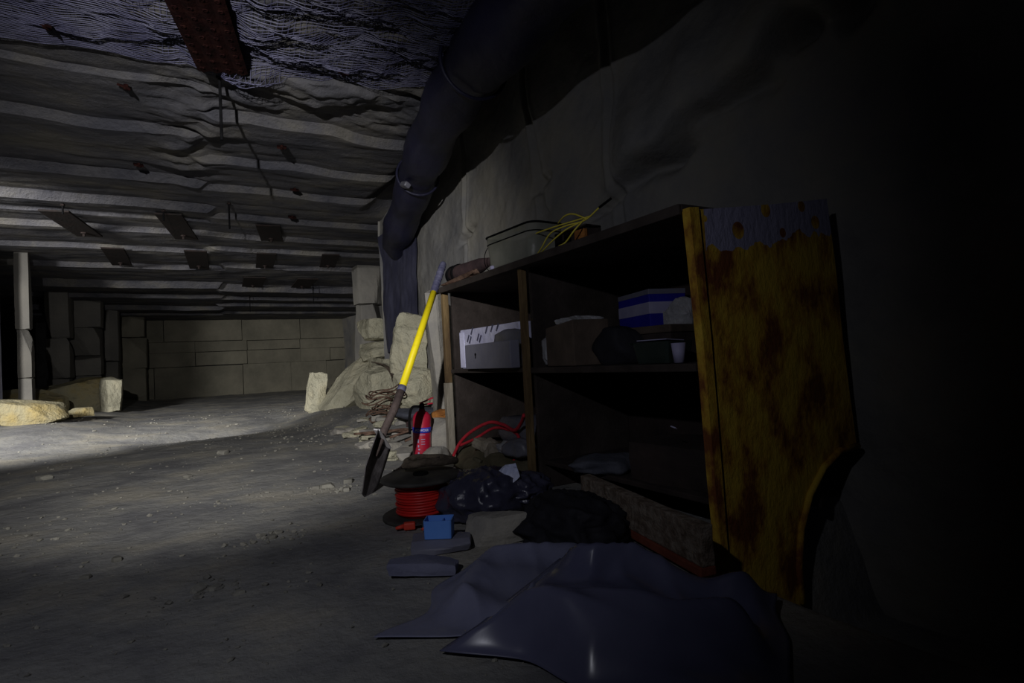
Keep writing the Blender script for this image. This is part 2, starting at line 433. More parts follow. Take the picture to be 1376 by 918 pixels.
GROOVES = [(2.33, 0.05, 1.12, 2.3), (2.95, 0.16, 1.35, 2.3), (4.14, -0.02, 1.1, 2.2), (2.98, 0.12, 1.2, 1.6)]
def wall_x(y, z):
    y = np.asarray(y, float); z = np.asarray(z, float)
    x = 2.22 - 0.22 * sstep(1.0, 3.2, y) - 0.04 * sstep(3.5, 6, y)
    x = x + 0.03 * fbm(y * 0.8, z * 0.9, 60, 3) + 0.012 * fbm(y * 4, z * 4, 66, 4)
    zl = 1.47 + 0.34 * (2.45 - y) + 0.05 * vnoise(y * 6, y * 0, 70)
    x = x - (0.16 * sstep(-0.03, 0.03, z - zl) - 0.16 * sstep(0.02, 0.6, z - zl)) * (1 - sstep(2.1, 2.5, y))
    x = x + 0.09 * np.exp(-((z - zl + 0.03) / 0.06) ** 2) * (1 - sstep(2.0, 2.5, y)) * (0.6 + 0.8 * vnoise(y * 9, z * 9, 71))
    for y0, sl, z0, z1 in GROOVES:
        d = y - (y0 + sl * (z - z0))
        x = x + 0.026 * np.exp(-(d / 0.020) ** 2) * sstep(z0, z0 + 0.03, z) - 0.010 * np.exp(-((np.abs(d) - 0.040) / 0.014) ** 2) * sstep(z0, z0 + 0.03, z)
    for y0, z0, ry, rz, dp in [(4.13, 1.62, 0.13, 0.035, 0.07), (3.02, 1.72, 0.10, 0.045, 0.05), (3.0, 1.47, 0.08, 0.05, 0.05), (2.45, 1.42, 0.12, 0.03, 0.05), (2.72, 1.36, 0.09, 0.04, 0.06), (3.3, 1.30, 0.05, 0.03, 0.04)]:
        d = ((y - y0) / ry) ** 2 + ((z - z0 - 0.35 * (y0 - y)) / rz) ** 2 + 0.5 * vnoise(y * 25, z * 25, 77)
        x = x + dp * np.exp(-np.maximum(d, 0) ** 1.5)
    return x

yv = np.concatenate([np.linspace(-0.6, 1.0, 40)[:-1], np.linspace(1.0, 6.25, 480)])
zv = np.linspace(-0.5, 2.85, 245)
Yw, Zw = np.meshgrid(yv, zv)
wr = grid_obj('wall_right', wall_x(Yw, Zw), Yw, Zw, 'wall', flip=True)
tag(wr, 'grey hewn rock wall with drill marks on the right', 'wall', kind='structure')
# the end of that rock face and the recessed wall beyond it
xe = np.linspace(1.93, 4.3, 40); ze = np.linspace(-0.2, 2.75, 50)
Xe, Ze = np.meshgrid(xe, ze)
tag(grid_obj('wall_corner', Xe, 6.24 + 0.03 * fbm(Xe * 2, Ze * 2, 80, 3), Ze, 'wall'), 'end face of the right rock wall', 'wall', kind='structure')
yr = np.linspace(6.2, 17.8, 90)
Yr, Zr = np.meshgrid(yr, ze)
tag(grid_obj('wall_recess', 4.15 + 0.08 * fbm(Yr, Zr, 83, 3), Yr, Zr, 'wall', flip=True), 'recessed rock wall beyond the right rock face', 'wall', kind='structure')
yl = np.linspace(-0.6, 18.0, 150)
Yl, Zl = np.meshgrid(yl, ze)
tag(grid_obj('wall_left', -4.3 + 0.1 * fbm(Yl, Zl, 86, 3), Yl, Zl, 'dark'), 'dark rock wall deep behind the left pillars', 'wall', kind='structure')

# far wall of large stone blocks
fwall = obj('wall_far', box((0.6, 17.75, 1.2), (10.4, 0.3, 3.0)), 'dark')
tag(fwall, 'far end wall of large sawn stone blocks', 'wall', kind='structure')
rnd = random.Random(5)
rows = [(-0.15, 0.86, [-1.8, -0.75, 1.35, 2.6, 3.6, 4.6]),
        (0.86, 1.24, [-1.8, -0.93, 0.20, 1.47, 2.88, 3.72, 4.6]),
        (1.24, 1.52, [-1.8, -0.93, 0.20, 1.47, 2.88, 4.6]),
        (1.52, 2.5, [-1.8, -0.5, 1.35, 2.9, 4.6])]
for z0, z1, xs in rows:
    for x0, x1 in zip(xs, xs[1:]):
        d = rnd.uniform(-0.012, 0.012)
        tz = rnd.choice((0.0, 0.0, 0.022)); tx = rnd.choice((0.0, 0.0, 0.018))
        bm = box(((x0 + x1) / 2, 17.5 + d, (z0 + z1) / 2), (x1 - x0 - 0.004 - tx, 0.26, z1 - z0 - 0.004 - tz), (0, rnd.uniform(-0.003, 0.003), 0), 0.006)
        obj('block', bm, 'wallfar', fwall)

# ---- left pillars, each a stack of sawn blocks
def pillar(label, x, y, wx, wy, joints, seed, m='pillar'):
    t = thing('stone_pillar', label, 'pillar', (x, y, 0), group='stone pillars of the passage')
    r = random.Random(seed)
    for z0, z1 in zip(joints, joints[1:]):
        b = rock_bm((wx * r.uniform(0.92, 1.04), wy, (z1 - z0) * 1.0), seed * 7 + int(z0 * 10), rough=0.04, cuts=8, planes=3, round_=0.08)
        obj('block', b, m, t, False, (r.uniform(-0.012, 0.012), 0, (z0 + z1) / 2))
    return t
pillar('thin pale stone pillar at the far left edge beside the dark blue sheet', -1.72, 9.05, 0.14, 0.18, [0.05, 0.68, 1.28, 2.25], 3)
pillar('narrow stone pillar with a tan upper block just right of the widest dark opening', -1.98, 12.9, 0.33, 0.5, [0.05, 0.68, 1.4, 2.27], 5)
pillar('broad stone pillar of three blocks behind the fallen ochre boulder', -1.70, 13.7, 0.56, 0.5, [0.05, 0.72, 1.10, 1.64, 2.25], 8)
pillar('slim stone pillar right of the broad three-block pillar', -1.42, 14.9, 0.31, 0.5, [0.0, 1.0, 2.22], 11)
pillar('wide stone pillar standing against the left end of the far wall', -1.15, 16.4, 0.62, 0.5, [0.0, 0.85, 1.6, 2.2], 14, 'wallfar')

pillar('smooth pale pillar standing behind the right-hand rock pile', 2.66, 9.3, 0.46, 0.5, [0.0, 1.62, 2.25], 17)

# dark blue sheet hanging at the far left
xs_ = np.linspace(-3.2, -1.84, 60); zs_ = np.linspace(0.2, 2.2, 60)
Xs_, Zs_ = np.meshgrid(xs_, zs_)
sh = grid_obj('hanging_sheet', Xs_, 8.5 + 0.05 * np.sin(Xs_ * 16 + 2 * vnoise(Xs_ * 2, Zs_ * 2, 90)) + 0.03 * fbm(Xs_ * 3, Zs_ * 2, 91, 3), Zs_, 'blackbag')
tag(sh, 'dark blue-black plastic sheet hanging at the far left edge', 'plastic sheet')

ysh = np.linspace(5.12, 6.2, 60); zsh = np.linspace(0.75, 2.05, 50)  # skin added over the bare right wall to give it a bluish tone
Ysh, Zsh = np.meshgrid(ysh, zsh)
sh = grid_obj('wall_blue_skin', wall_x(Ysh, Zsh) - 0.035 - 0.010 * fbm(Ysh * 5, Zsh * 1.2, 92, 3), Ysh, Zsh, 'wallblue', flip=True)
tag(sh, 'added slate-blue skin standing in for the bluish right wall above the rock pile', 'plastic sheet')

# ================================================================== ROOF FITTINGS
# ventilation duct
def smooth_path(pts, n):
    P = [Vector(p) for p in pts]
    P = [P[0] * 2 - P[1]] + P + [P[-1] * 2 - P[-2]]
    out = []
    segs = len(P) - 3
    for i in range(n + 1):
        s = i / n * segs
        k = min(int(s), segs - 1); t = s - k
        p0, p1, p2, p3 = P[k:k + 4]
        out.append(0.5 * ((2 * p1) + (p2 - p0) * t + (2 * p0 - 5 * p1 + 4 * p2 - p3) * t * t + (3 * p1 - p0 - 3 * p2 + p3) * t ** 3))
    return out
dt = thing('ventilation_duct', 'dark blue flexible ventilation duct slung under the roof along the right wall', 'duct')
dpath = smooth_path([(1.34, 0.3, 2.15), (1.34, 1.4, 2.15), (1.34, 2.6, 2.14), (1.52, 3.70, 2.11), (1.67, 4.45, 2.01), (1.78, 5.1, 1.90), (1.92, 5.6, 1.86), (2.3, 6.1, 1.85)], 160)
bm = bmesh.new()
seg = 40
rings = []
for i, p in enumerate(dpath):
    t = (dpath[min(i + 1, 160)] - dpath[max(i - 1, 0)]).normalized()
    u = Vector((0, 0, 1)).cross(t).normalized(); v = t.cross(u)
    yq = p.y
    r0 = 0.17 if yq < 2.55 else (0.155 if yq < 4.1 else 0.145)
    sag = 0.012 * math.sin(yq * 9.0)
    ring = []
    for k in range(seg):
        an = 2 * math.pi * k / seg
        rr = r0 + sag + 0.016 * noise.fractal(Vector((math.cos(an) * 1.2, math.sin(an) * 1.2, yq * 2.6)), 0.9, 2, 4)
        ring.append(bm.verts.new(p + (u * math.cos(an) + v * math.sin(an)) * rr))
    rings.append(ring)
for i in range(len(rings) - 1):
    for k in range(seg):
        bm.faces.new((rings[i][k], rings[i][(k + 1) % seg], rings[i + 1][(k + 1) % seg], rings[i + 1][k]))
obj('tube', bm, 'duct', dt, True)
def duct_ring(y):
    p = min(dpath, key=lambda q: abs(q.y - y)); i = dpath.index(p)
    t = (dpath[i + 1] - dpath[i - 1]).normalized(); u = t.orthogonal().normalized(); v = t.cross(u)
    bm = bmesh.new()
    tube(bm, [p + (u * math.cos(q) + v * math.sin(q)) * (0.184 if y < 3 else 0.162) for q in [2 * math.pi * k / 48 for k in range(49)]], 0.010, 8, False)
    return bm
tag(obj('joint_ring', duct_ring(2.55), 'duct', dt, True), 'raised hoop round the duct where two lengths meet')
obj('joint_ring', duct_ring(4.1), 'duct', dt, True)
bm = bmesh.new()
bx(bm, (1.455, 4.0, 1.945), (0.05, 0.10, 0.04), (0.3, 0.5, 0.2), 0.012)
tag(obj('tear_patch', bm, 'greyplastic', dt), 'pale torn patch on the duct side')

# netting pinned to the roof
rows_ = 150; cols_ = 80
bm_v = []; bm_f = []
def net_line(P, hw):
    """a flat strand (two-sided tape with a small thickness) along points P"""
    base = len(bm_v)
    n = len(P)
    for i in range(n):
        p = P[i]; q = P[min(i + 1, n - 1)]; o_ = P[max(i - 1, 0)]
        tx, ty = q[0] - o_[0], q[1] - o_[1]
        l = math.hypot(tx, ty) or 1
        nx, ny = -ty / l * hw, tx / l * hw
        bm_v.extend([(p[0] + nx, p[1] + ny, p[2]), (p[0] - nx, p[1] - ny, p[2]), (p[0], p[1], p[2] - hw * 1.5)])
    for i in range(n - 1):
        a_ = base + i * 3; b_ = a_ + 3
        bm_f.extend([(a_, b_, b_ + 1, a_ + 1), (a_ + 1, b_ + 1, b_ + 2, a_ + 2), (a_ + 2, b_ + 2, b_, a_)])
def net_pt(u, v):
    x = -1.45 + 2.75 * u
    ye = 3.45 - 0.30 * sstep(-0.6, 1.3, x) + 0.07 * float(vnoise(x * 3, 0.5, 95))
    y = 1.45 + (ye - 1.45) * v
    x2 = x + 0.03 * float(vnoise(x * 2, y * 2, 96))
    y2 = y + 0.035 * float(vnoise(x * 2.3 + 5, y * 2.1, 97))
    return x2, y2
gx = np.linspace(0, 1, cols_)
for r_ in range(rows_):
    P = []
    for c_ in gx:
        x2, y2 = net_pt(c_, r_ / (rows_ - 1))
        P.append((x2, y2))
    A = np.array(P); z = ceil_z(A[:, 0], A[:, 1]) - 0.016 - 0.010 * (1 + vnoise(A[:, 0] * 5, A[:, 1] * 5, 98))
    net_line([(A[i, 0], A[i, 1], z[i]) for i in range(len(A))], 0.0016)
for c_ in np.linspace(0, 1, 110):
    P = [net_pt(c_, v_) for v_ in np.linspace(0, 1, 60)]
    A = np.array(P); z = ceil_z(A[:, 0], A[:, 1]) - 0.016 - 0.010 * (1 + vnoise(A[:, 0] * 5, A[:, 1] * 5, 98))
    net_line([(A[i, 0], A[i, 1], z[i]) for i in range(len(A))], 0.0011)
me = bpy.data.meshes.new('roof_net'); me.from_pydata(bm_v, [], bm_f); me.materials.append(MT['net'])
net = bpy.data.objects.new('roof_net', me); C.objects.link(net)
tag(net, 'fine blue-grey netting stretched under the nearest part of the roof', 'netting', kind='stuff')

# perforated rusty strap across the netting
ZR = 2.185
st = thing('perforated_roof_strap', 'dark red rusty perforated steel strap bolted over the netting', 'roof strap', (0.03, 2.46, ZR), (0, 0, R(-13)))
bm = bmesh.new()
Lx = [-0.12, -0.09, -0.06, -0.03, 0.0, 0.03, 0.06, 0.09, 0.12]
hz = [0.0, -0.012, 0.0, -0.012, 0.0, -0.012, 0.0, -0.012, 0.0]
ys = np.linspace(-1.1, 0.80, 34)
top = [[bm.verts.new((x_, y_, h_)) for x_, h_ in zip(Lx, hz)] for y_ in ys]
bot = [[bm.verts.new((x_, y_, h_ - 0.004)) for x_, h_ in zip(Lx, hz)] for y_ in ys]
for i in range(33):
    for k in range(8):
        bm.faces.new((top[i][k], top[i][k + 1], top[i + 1][k + 1], top[i + 1][k]))
        if k % 2 == 0 and i % 2 == 0 and False: continue
        bm.faces.new((bot[i][k], bot[i + 1][k], bot[i + 1][k + 1], bot[i][k + 1]))
obj('strip', bm, 'rustred', st)
bm = bmesh.new()
for i in range(26):
    for k in range(4):
        lathe(bm, [(0.0125, 0.0), (0.0115, -0.009), (0.006, -0.010), (0.005, -0.002), (0.0, -0.002)], 8, (-0.09 + 0.06 * k, -1.07 + i * 0.073, -0.008))
tag(obj('raised_rim', bm, 'rustred', st, True), 'rows of raised punched holes', kind='stuff')

def roof_rod(label, x, y, l, tilt=(0, 0)):
    z = float(ceil_z(x, y))
    t = thing('roof_bolt_rod', label, 'roof bolt', (x, y, z), (tilt[0], tilt[1], 0), 'thin bolts hanging from the roof')
    bm = bmesh.new(); tube(bm, [(0, 0, 0.03), (0, 0, -l)], 0.008, 8); obj('rod', bm, 'black', t)
    bm = bmesh.new(); lathe(bm, [(0.0, 0.012), (0.018, 0.010), (0.018, -0.006), (0.0, -0.008)], 6); obj('nut', bm, 'plate', t, False, (0, 0, -0.02))
roof_rod('long black bolt rod hanging from the end of the perforated strap', 0.203, 3.425, 0.37)
roof_rod('short black bolt rod hanging in the middle of the roof', 0.388, 5.889, 0.259)
roof_rod('stubby bolt rod at the left above the leftmost dark strap', -0.912, 6.259, 0.099)
roof_rod('stubby bolt rod above the second dark strap from the left', -0.148, 6.16, 0.111)
roof_rod('bolt rod near the far end of the roof above the rock pile', 2.156, 11.334, 0.37)
roof_rod('bolt rod over the middle of the far block wall', 1.17, 12.813, 0.345)

def strap_plate(label, x, y, l, wd, yaw, zadd=0.0):
    z = min(float(ceil_z(x + s * wd * .5, y + q * l * .5)) for s in (-1, 0, 1) for q in (-1, -.5, 0, .5, 1)) - 0.006 + zadd
    t = thing('roof_plate', label, 'roof plate', (x, y, z), (0, 0, yaw), 'plates coloured dark for the shade under the roof beds')
    bm = bmesh.new(); bx(bm, (0, 0, -0.01), (wd, l, 0.018), None, 0.004); obj('plate', bm, 'plate', t)
    bm = bmesh.new()
    lathe(bm, [(0.03, 0.0), (0.028, -0.012), (0.012, -0.014), (0.012, -0.045), (0.0, -0.045)], 8); obj('bolt', bm, 'plate', t, False, (0, l * 0.3, -0.019))
strap_plate('leftmost dark plate of the nearer row under the roof', -0.949, 7.072, 1.06, 0.234, R(-8))
strap_plate('second dark plate from the left in the nearer roof row', -0.037, 6.961, 1.133, 0.234, R(-8))
strap_plate('rightmost dark plate of the nearer roof row', 0.875, 6.961, 0.764, 0.246, R(-10))
strap_plate('leftmost dark plate of the farther roof row', -0.739, 8.87, 1.207, 0.234, R(0))
strap_plate('second dark plate from the left in the farther roof row', 0.172, 8.87, 1.355, 0.259, R(-3))
strap_plate('third dark plate from the left in the farther roof row', 1.023, 8.747, 1.133, 0.246, R(-5))
strap_plate('rightmost dark plate of the farther roof row near the right wall', 1.86, 8.501, 1.01, 0.234, R(-9))
strap_plate('faint dark plate in the middle of the deepest roof row', 1.06, 10.842, 1.109, 0.345, R(-3))
strap_plate('faint dark plate at the right of the deepest roof row', 1.91, 10.842, 1.109, 0.345, R(-3))

def bracket(label, x, y, s, yaw, shape):
    z = float(ceil_z(x, y))
    t = thing('roof_bracket', label, 'roof bracket', (x, y, z - 0.018), (R(random.Random(int(x * 100)).uniform(-8, 8)), 0, yaw), 'small rusty brackets on the roof')
    pts = {'tri': [(-0.6, 0.3), (0.6, 0.5), (0.25, -0.1), (0.05, -1.0), (-0.15, -0.1)],
           'sq': [(-0.5, 0.5), (0.5, 0.5), (0.5, -0.3), (0.2, -0.5), (0.1, -0.9), (-0.1, -0.5), (-0.5, -0.3)]}[shape]
    bm = prism([(p[0] * s, p[1] * s) for p in pts], 0.012)
    bmesh.ops.rotate(bm, verts=bm.verts, cent=(0, 0, 0), matrix=Matrix.Rotation(R(-62), 3, 'X'))
    obj('plate', bm, 'rustred', t)
    bm = bmesh.new(); lathe(bm, [(s * .2, 0.012), (s * .2, -0.016), (0, -0.018)], 6); obj('nut', bm, 'rustred', t, False, (0, 0, -0.004))
bracket('reddish three-pointed bracket at the left end of the netting', -0.505, 3.203, 0.092, 0.3, 'tri')
bracket('rusty square bracket at the top of the picture right of the strap', 0.616, 2.402, 0.074, 0.1, 'sq')
bracket('rusty square bracket below the netting near the duct', 0.813, 3.154, 0.074, 0.2, 'sq')
bracket('small bracket on the smooth bed left of the hanging rod', -0.271, 5.027, 0.062, 0.2, 'sq')
bracket('flat bracket on the pale smooth slab below the left netting', -0.246, 3.696, 0.062, 0.4, 'tri')
bracket('small bracket between the two ledges near the duct', 0.628, 4.213, 0.062, -0.2, 'sq')
bracket('small bracket on the third ledge left of the duct', 0.887, 5.298, 0.068, 0, 'sq')
bracket('small square bracket just above the right dark plate of the nearer row', 1.01, 6.259, 0.074, 0, 'sq')

# ================================================================== FALLEN ROCKS
rock('boulder', (-1.62, 11.6, 0.36), (1.18, 1.0, 0.60), 12, 'rockochre', (0, R(-3), R(4)), 'large ochre-stained fallen boulder on the left in front of the pillars', 'boulder', rough=0.12, planes=8, round_=0.4, cuts=16)
rock('boulder', (-1.08, 11.2, 0.36), (0.30, 0.7, 0.54), 19, 'rock', (0, R(4), R(5)), 'pale end block split off the right end of the ochre boulder', 'boulder', rough=0.1, planes=6, round_=0.3, cuts=12)
rock('boulder', (-2.05, 9.9, 0.34), (1.1, 0.8, 0.40), 23, 'rockochre', (0, R(-4), R(-5)), 'low flat boulder at the left edge in front of the pillars', 'boulder', rough=0.08, planes=7, round_=0.2)
rock('boulder', (-1.62, 8.5, 0.27), (0.74, 0.5, 0.30), 29, 'rockochre', (0, R(8), R(12)), 'nearest low rock at the left edge of the picture', 'boulder', rough=0.08, planes=7, round_=0.25)
rock('stone', (-1.25, 9.4, 0.20), (0.27, 0.2, 0.12), 31, 'rockochre', (0, 0, 0.5), 'small stone wedged below the ochre boulder', 'stone', rough=0.1)

GP = 'fallen rocks of the right-hand pile'
bm = rock_bm((0.95, 0.85, 0.30), 41, rough=0.08, planes=5, round_=0.25, cuts=16)
tag(obj('rock_slab', bm, 'rock', None, False, (1.74, 7.0, 0.40), (R(6), R(-50), R(-10))), 'smooth pale slab sloping down the left side of the rock pile', 'rock', GP)
RK = dict(cuts=16)
rock('boulder', (2.02, 6.66, 1.035), (0.47, 0.44, 0.25), 43, 'rock', (0, R(3), R(6)), 'topmost pale block of the rock pile', 'boulder', GP, rough=0.11, planes=6, round_=0.28, **RK)
rock('boulder', (2.04, 6.66, 0.785), (0.50, 0.48, 0.22), 47, 'rock', (0, R(-3), R(-8)), 'pale block second from the top of the rock pile', 'boulder', GP, rough=0.12, planes=7, round_=0.28, **RK)
rock('boulder', (2.04, 6.42, 0.57), (0.38, 0.40, 0.22), 53, 'rock', (0, R(6), R(9)), 'thin pale block wedged in the middle of the rock pile', 'boulder', GP, rough=0.12, planes=7, round_=0.3, **RK)
rock('boulder', (1.83, 6.05, 0.38), (0.50, 0.46, 0.46), 59, 'rock', (R(8), R(-6), R(10)), 'rounded pale boulder at the front of the pile draped with brown strands', 'boulder', GP, rough=0.11, planes=6, round_=0.5, **RK)
rock('boulder', (1.36, 7.25, 0.32), (0.20, 0.3, 0.50), 61, 'rock', (0, R(8), 0), 'small upright pale rock at the left foot of the pile', 'boulder', GP, rough=0.1, planes=5, round_=0.3)
rock('boulder', (1.83, 5.12, 0.78), (0.32, 0.34, 0.56), 67, 'rock', (R(3), R(7), R(-12)), 'tall broken pale slab leaning on the wall behind the shovel handle', 'boulder', GP, rough=0.14, planes=8, round_=0.28, **RK)
rock('boulder', (1.80, 5.02, 0.38), (0.34, 0.34, 0.34), 71, 'rock', (0, R(-4), R(14)), 'pale block under the tall slab behind the shovel handle', 'boulder', GP, rough=0.12, planes=7, round_=0.3, **RK)
rock('boulder', (2.06, 6.78, 0.40), (0.60, 0.5, 0.56), 73, 'rock', (0, 0, R(8)), 'big pale block at the core of the rock pile', 'boulder', GP, rough=0.1, planes=5, round_=0.25)
# upright weathered stone at the shelf end
rock('upright_stone', (1.645, 3.95, 0.60), (0.15, 0.30, 1.05), 79, 'rockgrey', (R(1), R(-2), R(-20)), 'tall upright grey stone slab beside the far end of the shelf', 'stone slab', rough=0.07, planes=3, round_=0.1)

# rubble between the pile and the shelf
rnd = random.Random(77)
spots_ = []
for i in range(62):
    x = rnd.uniform(1.12, 1.82); y = rnd.uniform(3.42, 5.2)
    if x > 1.30 and y < 3.5: continue
    if abs(x - 1.257) < 0.14 and abs(y - 3.4) < 0.14: continue
    if x > 1.45 and 3.6 < y < 4.2: continue
    spots_.append((x, y))
for i, (x, y) in enumerate(spots_):
    s = rnd.uniform(0.07, 0.19)
    z = float(floor_z(x, y))
    d = (s, s * rnd.uniform(0.6, 0.9), s * rnd.uniform(0.22, 0.4))
    rock('rubble_stone', (x, y, z + d[2] * 0.35), d, 200 + i, 'rockgrey' if i % 3 else 'rock', (rnd.uniform(-.15, .15), rnd.uniform(-.15, .15), rnd.uniform(0, 3)),
         'flat rubble stone on the ground between the rock pile and the shelf', 'stone', 'rubble stones behind the fire extinguisher', rough=0.09, cuts=4, planes=6)

# stones lying on the open floor
fs = [(0.60, 2.99, 0.07, 'flat pale stone left of the shovel blade'), (0.66, 2.86, 0.05, 'small stone nearest the shovel blade on its left'),
      (0.55, 3.02, 0.045, 'leftmost stone of the broken cluster beside the shovel'), (0.01, 1.87, 0.045, 'pale broken stone on the near floor left of the dark lump'),
      (0.045, 1.85, 0.03, 'tiny stone touching the pale broken stone on the near floor'), (0.105, 1.76, 0.03, 'dark lump of stone on the near floor'),
      (-0.22, 2.33, 0.04, 'small pale stone at the left of the near floor'), (-0.29, 2.20, 0.032, 'dark stone at the left of the near floor'),
      (0.22, 4.84, 0.09, 'flat dark stone in the middle of the floor'), (-0.02, 3.97, 0.05, 'small stone left of centre on the mid floor'),
      (-0.80, 4.6, 0.08, 'dark stone by the left edge of the floor'), (0.25, 2.27, 0.04, 'crumbled stone in the floor patch ahead of the reel'),
      (0.28, 2.31, 0.03, 'little stone beside the crumbled floor patch'), (0.72, 3.05, 0.06, 'stone just behind the shovel blade')]
for i, (x, y, s, lb) in enumerate(fs):
    rock('floor_stone', (x, y, float(floor_z(x, y)) + s * 0.12), (s, s * 0.75, s * 0.45), 300 + i, 'pebble', (0, 0, i * 1.3), lb, 'stone', 'loose stones on the floor', rough=0.1, cuts=3, planes=6)

# uncountable chips and grit
rnd = random.Random(9)
V = []; Fc = []
ico = bmesh.new(); bmesh.ops.create_icosphere(ico, subdivisions=1, radius=1)
iv = [v.co.copy() for v in ico.verts]; ifc = [[v.index for v in f.verts] for f in ico.faces]; ico.free()
pos = []
for i in range(2600):
    y = 1.0 + (rnd.random() ** 1.5) * 8.5; x = rnd.uniform(-1.5 if y > 3 else -0.9, 1.2 if y < 4.5 else 1.6)
    s = (0.0018 + 0.0075 * rnd.random() ** 6) * (0.8 + y * 0.12)
    pos.append((x, y, s))
for cx_, cy_, n_, sp_ in [(0.62, 2.95, 60, 0.09), (0.25, 2.28, 50, 0.07), (0.02, 1.86, 26, 0.05), (0.2, 3.1, 30, 0.12), (1.1, 5.2, 160, 0.35), (1.25, 6.0, 160, 0.35), (-0.5, 3.0, 40, 0.2)]:
    for i in range(n_):
        pos.append((rnd.gauss(cx_, sp_), rnd.gauss(cy_, sp_), 0.003 + 0.010 * rnd.random() ** 2))
zs = floor_z(np.array([p[0] for p in pos]), np.array([p[1] for p in pos]))
for (x, y, s), z in zip(pos, zs):
    b = len(V); ca = rnd.uniform(0, 6.28)
    k = [rnd.uniform(0.6, 1.3) for _ in iv]
    for q, kk in zip(iv, k):
        px = q.x * s * kk * 1.3; py = q.y * s * kk * 0.9
        V.append((x + px * math.cos(ca) - py * math.sin(ca), y + px * math.sin(ca) + py * math.cos(ca), float(z) + (q.z * 0.6 + 0.35) * s * kk))
    Fc.extend([[b + j for j in f] for f in ifc])
me = bpy.data.meshes.new('floor_grit'); me.from_pydata(V, [], Fc); me.materials.append(MT['pebble'])
o = bpy.data.objects.new('floor_grit', me); C.objects.link(o)
tag(o, 'scattered stone chips and grit on the floor', 'gravel', kind='stuff')

# ================================================================== SHELF UNIT
XF = 1.35          # front plane of the unit
XB = 1.93          # back
Y0, YD, Y1 = 1.22, 2.22, 3.12
sf = thing('shelf_unit', 'old brown two-bay shelf unit with a peeling ochre end panel', 'shelf unit', (0, 0, 0))
def sbox(name, c, s, m, parent=sf, bev=0.004, rot=None):
    return obj(name, box(c, s, rot, bev), m, parent)
sbox('top_board', ((XF + XB) / 2 - 0.015, (Y0 + Y1) / 2 + 0.02, 1.035), (XB - XF + 0.03, Y1 - Y0 + 0.05, 0.026), 'board')
tag(sbox('top_edge_strip', (XF - 0.036, (Y0 + Y1) / 2 + 0.02, 1.030), (0.012, Y1 - Y0 + 0.05, 0.034), 'board'), 'worn timber lipping along the top edge')
sbox('back_panel', (XB + 0.012, (Y0 + Y1) / 2, 0.53), (0.02, Y1 - Y0, 1.03), 'boarddark')
sbox('far_end_panel', ((XF + XB) / 2 + 0.02, Y1, 0.513), (XB - XF - 0.04, 0.024, 1.03), 'board')
sbox('divider_panel', ((XF + XB) / 2 + 0.02, YD, 0.51), (XB - XF - 0.04, 0.02, 1.02), 'board')
fp = sbox('front_post', (XF, Y1 + 0.005, 0.75), (0.036, 0.034, 0.54), 'wood')
tag(sbox('post_lower_length', (XF - 0.002, Y1 + 0.008, 0.235), (0.042, 0.042, 0.49), 'woodgrey', fp), 'paler weathered lower length of the post')
sbox('front_post', (XF, YD, 0.515), (0.03, 0.030, 1.0), 'wood')
sbox('shelf_board', ((XF + XB) / 2 + 0.005, (YD + Y1) / 2, 0.548), (XB - XF - 0.01, Y1 - YD - 0.03, 0.022), 'board')
sbox('shelf_board', ((XF + XB) / 2 + 0.005, (Y0 + YD) / 2, 0.545), (XB - XF - 0.01, YD - Y0 - 0.03, 0.026), 'board')
sbox('bottom_board', ((XF + XB) / 2 + 0.03, (Y0 + YD) / 2, 0.12), (XB - XF - 0.06, YD - Y0 - 0.03, 0.02), 'boarddark')
# the ochre end panel: ragged outline with a rounded cut-out low on its right
pts = [(1.335, 1.025), (1.52, 1.05), (1.75, 1.082), (2.06, 1.13), (2.085, 0.9), (2.10, 0.62), (2.12, 0.40), (2.14, 0.22),
       (2.02, 0.215), (1.92, 0.17), (1.83, 0.09), (1.77, -0.02), (1.745, -0.14), (1.75, -0.24), (1.74, -0.41), (1.47, -0.41), (1.385, -0.12),
       (1.375, 0.2), (1.36, 0.45), (1.345, 0.7)]
bm = prism(pts, 0.014)
bmesh.ops.triangulate(bm, faces=[f for f in bm.faces if len(f.verts) > 4])
ep = obj('end_panel', bm, 'panel', sf, False, (0, Y0 - 0.02, 0))
tag(ep, 'ochre end panel with rust and a lilac painted band')
bm = bmesh.new()
tube(bm, [(2.14, 0.0, 0.215), (2.02, 0.0, 0.21), (1.92, 0, 0.165), (1.83, 0, 0.085), (1.77, 0, -0.02), (1.745, 0, -0.14), (1.75, 0, -0.26)], 0.012, 8)
obj('rolled_rim', bm, 'panel', ep, True, (0, -0.004, 0))
bm = prism([(1.325, 1.03), (1.365, 1.034), (1.385, 0.62), (1.395, 0.2), (1.40, -0.12), (1.375, -0.12), (1.36, 0.2), (1.35, 0.6)], 0.03)
obj('panel_flange', bm, 'panel', ep, False, (0, -0.012, 0))

# ---- on top of the unit
TZ = 1.049
t = thing('ribbed_tube', 'dark maroon tube with two bands lying on the far end of the shelf top', 'tube', (1.40, 2.84, TZ + 0.066), (0, 0, R(2)))
bm = bmesh.new(); tube(bm, [(0, -0.24, 0.012), (0, -0.1, 0.006), (0, 0.1, 0), (0, 0.24, 0)], [0.014, 0.040, 0.050, 0.052], 20); obj('barrel', bm, 'redtube', t, True)
for yb in (0.15, 0.21):
    bm = bmesh.new(); lathe(bm, [(0.048, -0.008), (0.058, -0.008), (0.058, 0.008), (0.048, 0.008)], 24); obj('band', bm, 'black', t, True, (0, yb, 0), (R(90), 0, 0))
bm = rock_bm((0.05, 0.46, 0.034), 89, rough=0.13, cuts=12, planes=4, round_=0.15)
tag(obj('rusted_bar', bm, 'rustbrown', None, False, (1.335, 2.86, TZ + 0.014), (R(-2), 0, R(1))), 'crusted rusty bar lying along the shelf edge in front of the maroon tube', 'bar')
